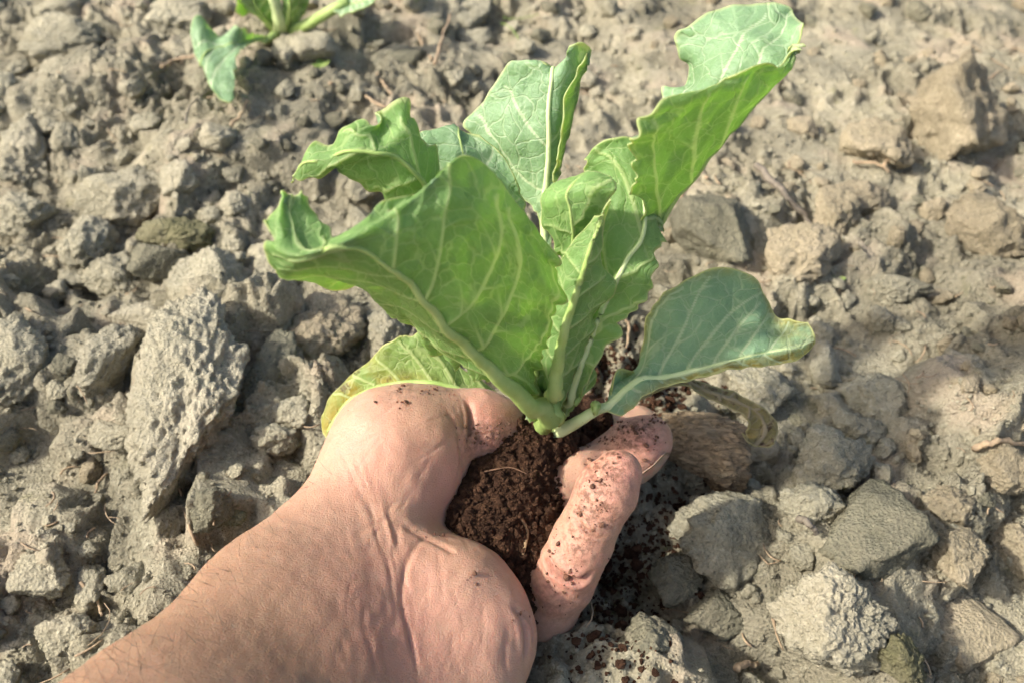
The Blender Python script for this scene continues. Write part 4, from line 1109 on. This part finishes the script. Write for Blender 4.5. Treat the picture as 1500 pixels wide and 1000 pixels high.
# ------------------------------------------------------------------ second plant, top left
f2 = G(412, 50)
plant2 = empty('cabbage_plant', f2)
tag(plant2, 'second cabbage plant cut off by the top edge of the photo', 'plant')
D2 = (f2[1] - Y0) * 100
tube('stalk', [PY(412, 52, D2 - .3), PY(408, 25, D2 - .6), PY(402, 0, D2 - .8), PY(392, -45, D2)], [.0042, .0036, .0032, .0022], M['rib_pale'], plant2, 12)
tube('stalk', [PY(420, 50, D2 - .2), PY(455, 34, D2 - .6), PY(488, 14, D2 - 1.0), PY(510, 2, D2 - 1)], [.0034, .0030, .0027, .002], M['rib'], plant2, 12)
tube('stalk', [PY(406, 46, D2), PY(385, 20, D2 + .3), PY(362, -8, D2 + .5), PY(345, -30, D2 + .5)], [.0034, .003, .0026, .002], M['rib'], plant2, 12)
tube('stalk', [PY(424, 46, D2), PY(436, 15, D2 + .3), PY(444, -15, D2 + .6), PY(446, -40, D2 + .6)], [.0032, .003, .0026, .002], M['rib'], plant2, 12)
leaf(plant2, [n3(410, 56, D2 - .4, 6), [(372, 50, D2 - 2.6), (366, 60, D2 - 3.0), (368, 66, D2 - 3.6)], [(352, 40, D2 - 3.6), (342, 64, D2 - 4.4), (347, 84, D2 - 5.6)], [(322, 52, D2 - 3.6), (320, 70, D2 - 4.8), (344, 122, D2 - 7.6)],
     [(292, 28, D2 - 3.4), (304, 76, D2 - 5.4), (340, 152, D2 - 9.2)], [(287, 58, D2 - 4.4), (297, 88, D2 - 6.0), (322, 146, D2 - 9.0)], [(291, 82, D2 - 5.4), (297, 98, D2 - 6.4), (306, 122, D2 - 7.8)]],
     mid=1, show='up', seed=51, s0=.2, nsec=4, rib=(.0022, .0006), ruffle=.002, dens=.0012, label='drooping leaf of the second plant with a bent edge')
leaf(plant2, [n3(488, 14, D2 - 1.0, 6), [(500, 22, D2 - 1.6), (515, 6, D2 - 1.1), (505, -14, D2 - .5)], [(525, 16, D2 - 1.8), (540, 0, D2 - 1.2), (535, -25, D2 - .5)], [(548, 4, D2 - 1.5), (556, -6, D2 - 1.2), (552, -20, D2 - .8)]], seed=52, show='up', rib=(.0016, .0005), dens=.0012, label='dark rounded leaf of the second plant at the top edge')
leaf(plant2, [n3(392, -20, D2, 6), [(362, 24, D2 - .8), (378, -10, D2), (412, -18, D2)], [(346, 6, D2 - 1.2), (372, -40, D2), (430, -50, D2)], [(360, -70, D2), (385, -80, D2), (420, -85, D2)]], seed=53, rib=(.0016, .0005), dens=.0012, label='leaf of the second plant mostly above the photo')
leaf(plant2, [n3(404, 44, D2 - .3, 6), [(358, 10, D2 - .9), (376, 12, D2 - .5), (398, 2, D2 - .3)], [(344, -18, D2 - .8), (368, -16, D2 - .4), (396, -26, D2 - .2)], n3(372, -50, D2, 16)], seed=56, rib=(.0016, .0005), dens=.0012, label='broad bright leaf base of the second plant')
leaf(plant2, [n3(418, 46, D2 - .3, 6), [(414, 14, D2 - .6), (424, 14, D2 - .8), (436, 8, D2 - .6)], [(412, -14, D2 - .6), (424, -16, D2 - .8), (440, -18, D2 - .6)], n3(426, -46, D2, 12)], seed=57, rib=(.0016, .0005), dens=.0012, label='upright inner leaf of the second plant')
leaf(plant2, [n3(425, 46, D2, 6), [(426, 20, D2 + .2), (434, 16, D2 + .1), (444, 22, D2 + .2)], [(424, -5, D2 + .4), (436, -8, D2 + .3), (452, -2, D2 + .4)], [(428, -30, D2 + .6), (440, -36, D2 + .6), (452, -30, D2 + .6)]], seed=54, rib=(.0014, .0005), dens=.0012, label='bright inner leaf of the second plant')
leaf(plant2, [n3(604, -12, D2 + 4, 4), [(592, -8, D2 + 3.8), (600, -4, D2 + 3.6), (612, -6, D2 + 3.6)], [(590, 0, D2 + 3.6), (600, 4, D2 + 3.4), (610, 1, D2 + 3.4)], n3(600, 7, D2 + 3.3, 8)], seed=55, rib=None, dens=.0012, label='green leaf tip dipping in from the top edge')
# drop of water on the second plant is too small to build

# ------------------------------------------------------------------ twigs, straws, a wood fragment and weeds
def twig(name, pts, r, mat, label, cat='twig', group=None, lift=.002, seg=7, flat=1.0):
    Q = spline(np.array([G(a, b) + np.array([0, 0, lift + h * .001]) for a, b, h in pts]), 14)
    q = np.random.default_rng(int(pts[0][0])); Q = Q + q.normal(size=Q.shape) * r * .25
    rad = r * (1 - .45 * np.linspace(0, 1, 14)) * q.uniform(.8, 1.15, 14)
    o = tube(name, Q, rad, M[mat], None, seg, flat); tag(o, label, cat, group); return o
twig('dry_twig', [(638, 102, 1), (650, 74, 6), (662, 54, 12)], .0011, 'straw', 'short upright reddish twig at the top beside the grey block')
twig('dry_twig', [(612, 58, 2), (622, 78, 1), (632, 94, 0)], .0011, 'straw', 'thin twig leaning on the upright reddish twig')
twig('dry_twig', [(554, 116, 2), (566, 136, 2), (579, 156, 2)], .0010, 'straw', 'twig pointing down at the left leaf')
twig('dry_twig', [(484, 130, 1), (520, 124, 1), (558, 122, 1)], .0011, 'straw', 'flat lying straw above the left leaf')
twig('dry_twig', [(534, 150, 1), (552, 158, 1), (572, 168, 1)], .0009, 'straw', 'lower of the thin straws above the left leaf')
twig('stick', [(1104, 262, 4), (1140, 300, 5), (1175, 338, 5), (1202, 372, 3)], .0021, 'stick', 'long dark weathered stick on the right slope', 'stick')
twig('dry_twig', [(1012, 252, 3), (1024, 264, 3), (1034, 272, 2)], .0014, 'straw', 'pinkish straw end beside the folded leaf')
twig('dry_twig', [(994, 302, 6), (995, 325, 4), (996, 346, 1)], .0012, 'straw', 'upright pale stub between folded leaf and dark block')
twig('dry_twig', [(916, 474, 1), (920, 492, 3), (916, 518, 1)], .0007, 'straw', 'thin forked root on the dark soil behind the round leaf')
twig('root', [(250, 672, 9), (262, 700, 5), (272, 740, 3), (282, 780, 2), (292, 806, 1)], .0009, 'straw', 'long thin root running down over the clods by the forearm', 'root')
twig('dry_twig', [(124, 860, 2), (145, 885, 2), (155, 908, 1)], .0007, 'straw', 'thin curved straw low on the left')
twig('dry_twig', [(0, 440, 2), (24, 452, 2), (52, 466, 1)], .0008, 'straw', 'straw at the left edge at mid height')
twig('dry_twig', [(1165, 770, 3), (1178, 782, 4), (1192, 792, 2)], .0014, 'stick', 'splinter lying beside the oval grey clod', 'splinter')
twig('dry_twig', [(1075, 985, 2), (1092, 980, 3), (1108, 980, 2)], .0013, 'straw', 'pale wood splinter at the bottom edge', 'splinter')
twig('dry_twig', [(1128, 915, 2), (1132, 935, 3), (1142, 958, 2)], .0005, 'straw', 'fine pale rootlet left of the big rounded clod', 'root')
twig('dry_twig', [(1420, 668, 2), (1450, 660, 4), (1496, 664, 3)], .0014, 'straw', 'pale straw stub at the right edge by the bright clod')
twig('dry_twig', [(1430, 136, 3), (1448, 126, 4), (1464, 114, 3)], .0011, 'straw', 'straw on top of the tall upright slab')
twig('dry_twig', [(1245, 248, 2), (1280, 252, 3), (1300, 262, 2)], .0010, 'straw', 'branched straw under the smooth pale clod')
twig('dry_twig', [(1290, 252, 2), (1302, 242, 4), (1312, 232, 6)], .0008, 'straw', 'short straw rising from the branched straw')
twig('dry_twig', [(240, 108, 2), (265, 100, 2), (292, 94, 2)], .0012, 'straw', 'straw ending under the drooping leaf of the second plant')
twig('dry_twig', [(340, 196, 2), (356, 178, 3), (366, 160, 3)], .0010, 'straw', 'short pale straw below the drooping leaf')
twig('dry_twig', [(278, 198, 2), (284, 170, 4), (318, 146, 3)], .0006, 'stick', 'fine curved rootlet left of the short pale straw', 'root')
twig('grass_blade', [(738, 38, 2), (756, 37, 4), (790, 38, 5)], .0010, 'grass', 'thin flat green grass blade lying at the top', 'grass', None, .003, 5, .3)
twig('grass_blade', [(734, 44, 1), (748, 58, 5), (760, 74, 4)], .0011, 'grass', 'green grass blade bending down at the top', 'grass', None, .003, 5, .3)
def potfib(pts, r, label, mat):
    Q = []
    for a, b in pts:
        p, nrm = hit(a, b, bvp)
        if p is not None: Q.append(p + np.array([0, -.0003, .0008]))
    if len(Q) > 2:
        Q = spline(np.array(Q), 12); tag(tube('fibre', Q, r * np.linspace(1, .5, 12), M[mat], None, 6, .5), label, 'fibre')
potfib([(706, 692), (724, 688), (748, 685), (772, 694)], .00035, 'reddish coir fibre on the potting soil below the thumb', 'fibre')
potfib([(762, 755), (772, 775), (770, 795), (766, 812)], .0008, 'pale husk shred on the potting soil beside the little finger', 'husk')
# little green sprouts
def sprout(px, py, s, label):
    p = G(px, py); r = empty('sprout', p); q = np.random.default_rng(int(px)); tag(r, label, 'seedling')
    for k in range(4):
        a = q.uniform(0, 6.28); L = s * q.uniform(.7, 1.2); d = np.array([math.cos(a), math.sin(a), .7]); w = np.cross(d, [0, 0, 1]); w /= np.linalg.norm(w)
        ts = np.linspace(0, 1, 5); ctr = p + np.outer(ts, d) * L - np.outer(ts ** 2, [0, 0, .35]) * L; wd = L * .30 * np.sin(np.pi * (.08 + .9 * ts))
        W = np.stack([ctr - wd[:, None] * w, ctr - np.array([0, 0, L * .05]), ctr + wd[:, None] * w], 1).reshape(-1, 3)
        W = np.concatenate([W, W - [0, 0, .0003]]); fq = np.concatenate([grid_faces(5, 3), grid_faces(5, 3, 15)[:, ::-1]])
        child(obj('leaf', mesh_np('leaf', W, fq), M['grass']), r)
sprout(1226, 412, .004, 'tiny bright green sprout right of the round leaf')
sprout(470, 102, .006, 'tiny green sprout below the second plant')
sprout(250, 20, .007, 'tiny green sprout by the tall clod at the top')
sprout(1450, 198, .008, 'tiny green sprout right of the tall upright slab')
# wood-like fragment right of the finger tips
wv, wf = clod_geo(612, 6, 1, .55, 8)
wp = G(1035, 680); wm = mmpx(wp)
wv = wv * np.array([72 * wm, 44 * wm, .011])
rot = np.array(Matrix.Rotation(R(-22), 3, 'Z') @ Matrix.Rotation(R(14), 3, 'X'))
gr = .0008 * perlin3(wv * np.array([90, 420, 420])) + .0004 * perlin3(wv * np.array([140, 900, 900])); wv = wv * (1 + gr[:, None] / .011)
wv = wv @ rot.T
wo = obj('wood_fragment', mesh_np('wood_fragment', wv, wf), M['wood']); wo.location = (wp[0], wp[1], wp[2] + .006)
tag(wo, 'weathered brown wood fragment with a sunlit top right of the fingertips', 'wood')

# chopped straw and root bits too many to count
bv_, bf_, cnt_ = [], [], 0
bq = np.random.default_rng(90)
for k in range(280):
    px, py = bq.uniform(0, 1500), bq.uniform(0, 1000); p0 = G(px, py); a = bq.uniform(0, 6.28); L = float(np.clip(bq.lognormal(-5.2, .5), .002, .016))
    cur = bq.uniform(-1.2, 1.2); t5 = np.linspace(0, 1, 5)
    pth = np.array([[p0[0] + L * s * math.cos(a + cur * s), p0[1] + L * s * math.sin(a + cur * s), 0] for s in t5]); pth[:, 2] = max(gz(x, y) for x, y, _ in pth) + .0004 + .0008 * bq.random()
    v_, f_ = tube_np(pth, bq.uniform(.00014, .00045) * np.linspace(1, .6, 5), 5, True); bf_ += [tuple(i + cnt_ for i in f) for f in f_]; bv_.append(v_); cnt_ += len(v_)
tag(obj('straw_bits', mesh_py('straw_bits', np.concatenate(bv_), bf_), M['straw']), 'thin bits of straw and root scattered over the soil', None, None, 'stuff')

# dark crumbs put shade and damp into the soil colour by hand and foot
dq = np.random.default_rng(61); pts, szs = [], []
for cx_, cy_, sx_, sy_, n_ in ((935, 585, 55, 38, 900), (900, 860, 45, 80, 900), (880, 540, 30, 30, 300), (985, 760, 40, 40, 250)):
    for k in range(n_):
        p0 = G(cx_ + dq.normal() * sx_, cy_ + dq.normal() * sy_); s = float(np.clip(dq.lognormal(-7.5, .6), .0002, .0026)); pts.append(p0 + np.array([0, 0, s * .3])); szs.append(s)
scatter_crumbs('shaded_moist_crumbs', pts, szs, M['potting'], 62, 'dark brown crumbs standing in for shaded moist soil beside the hand')
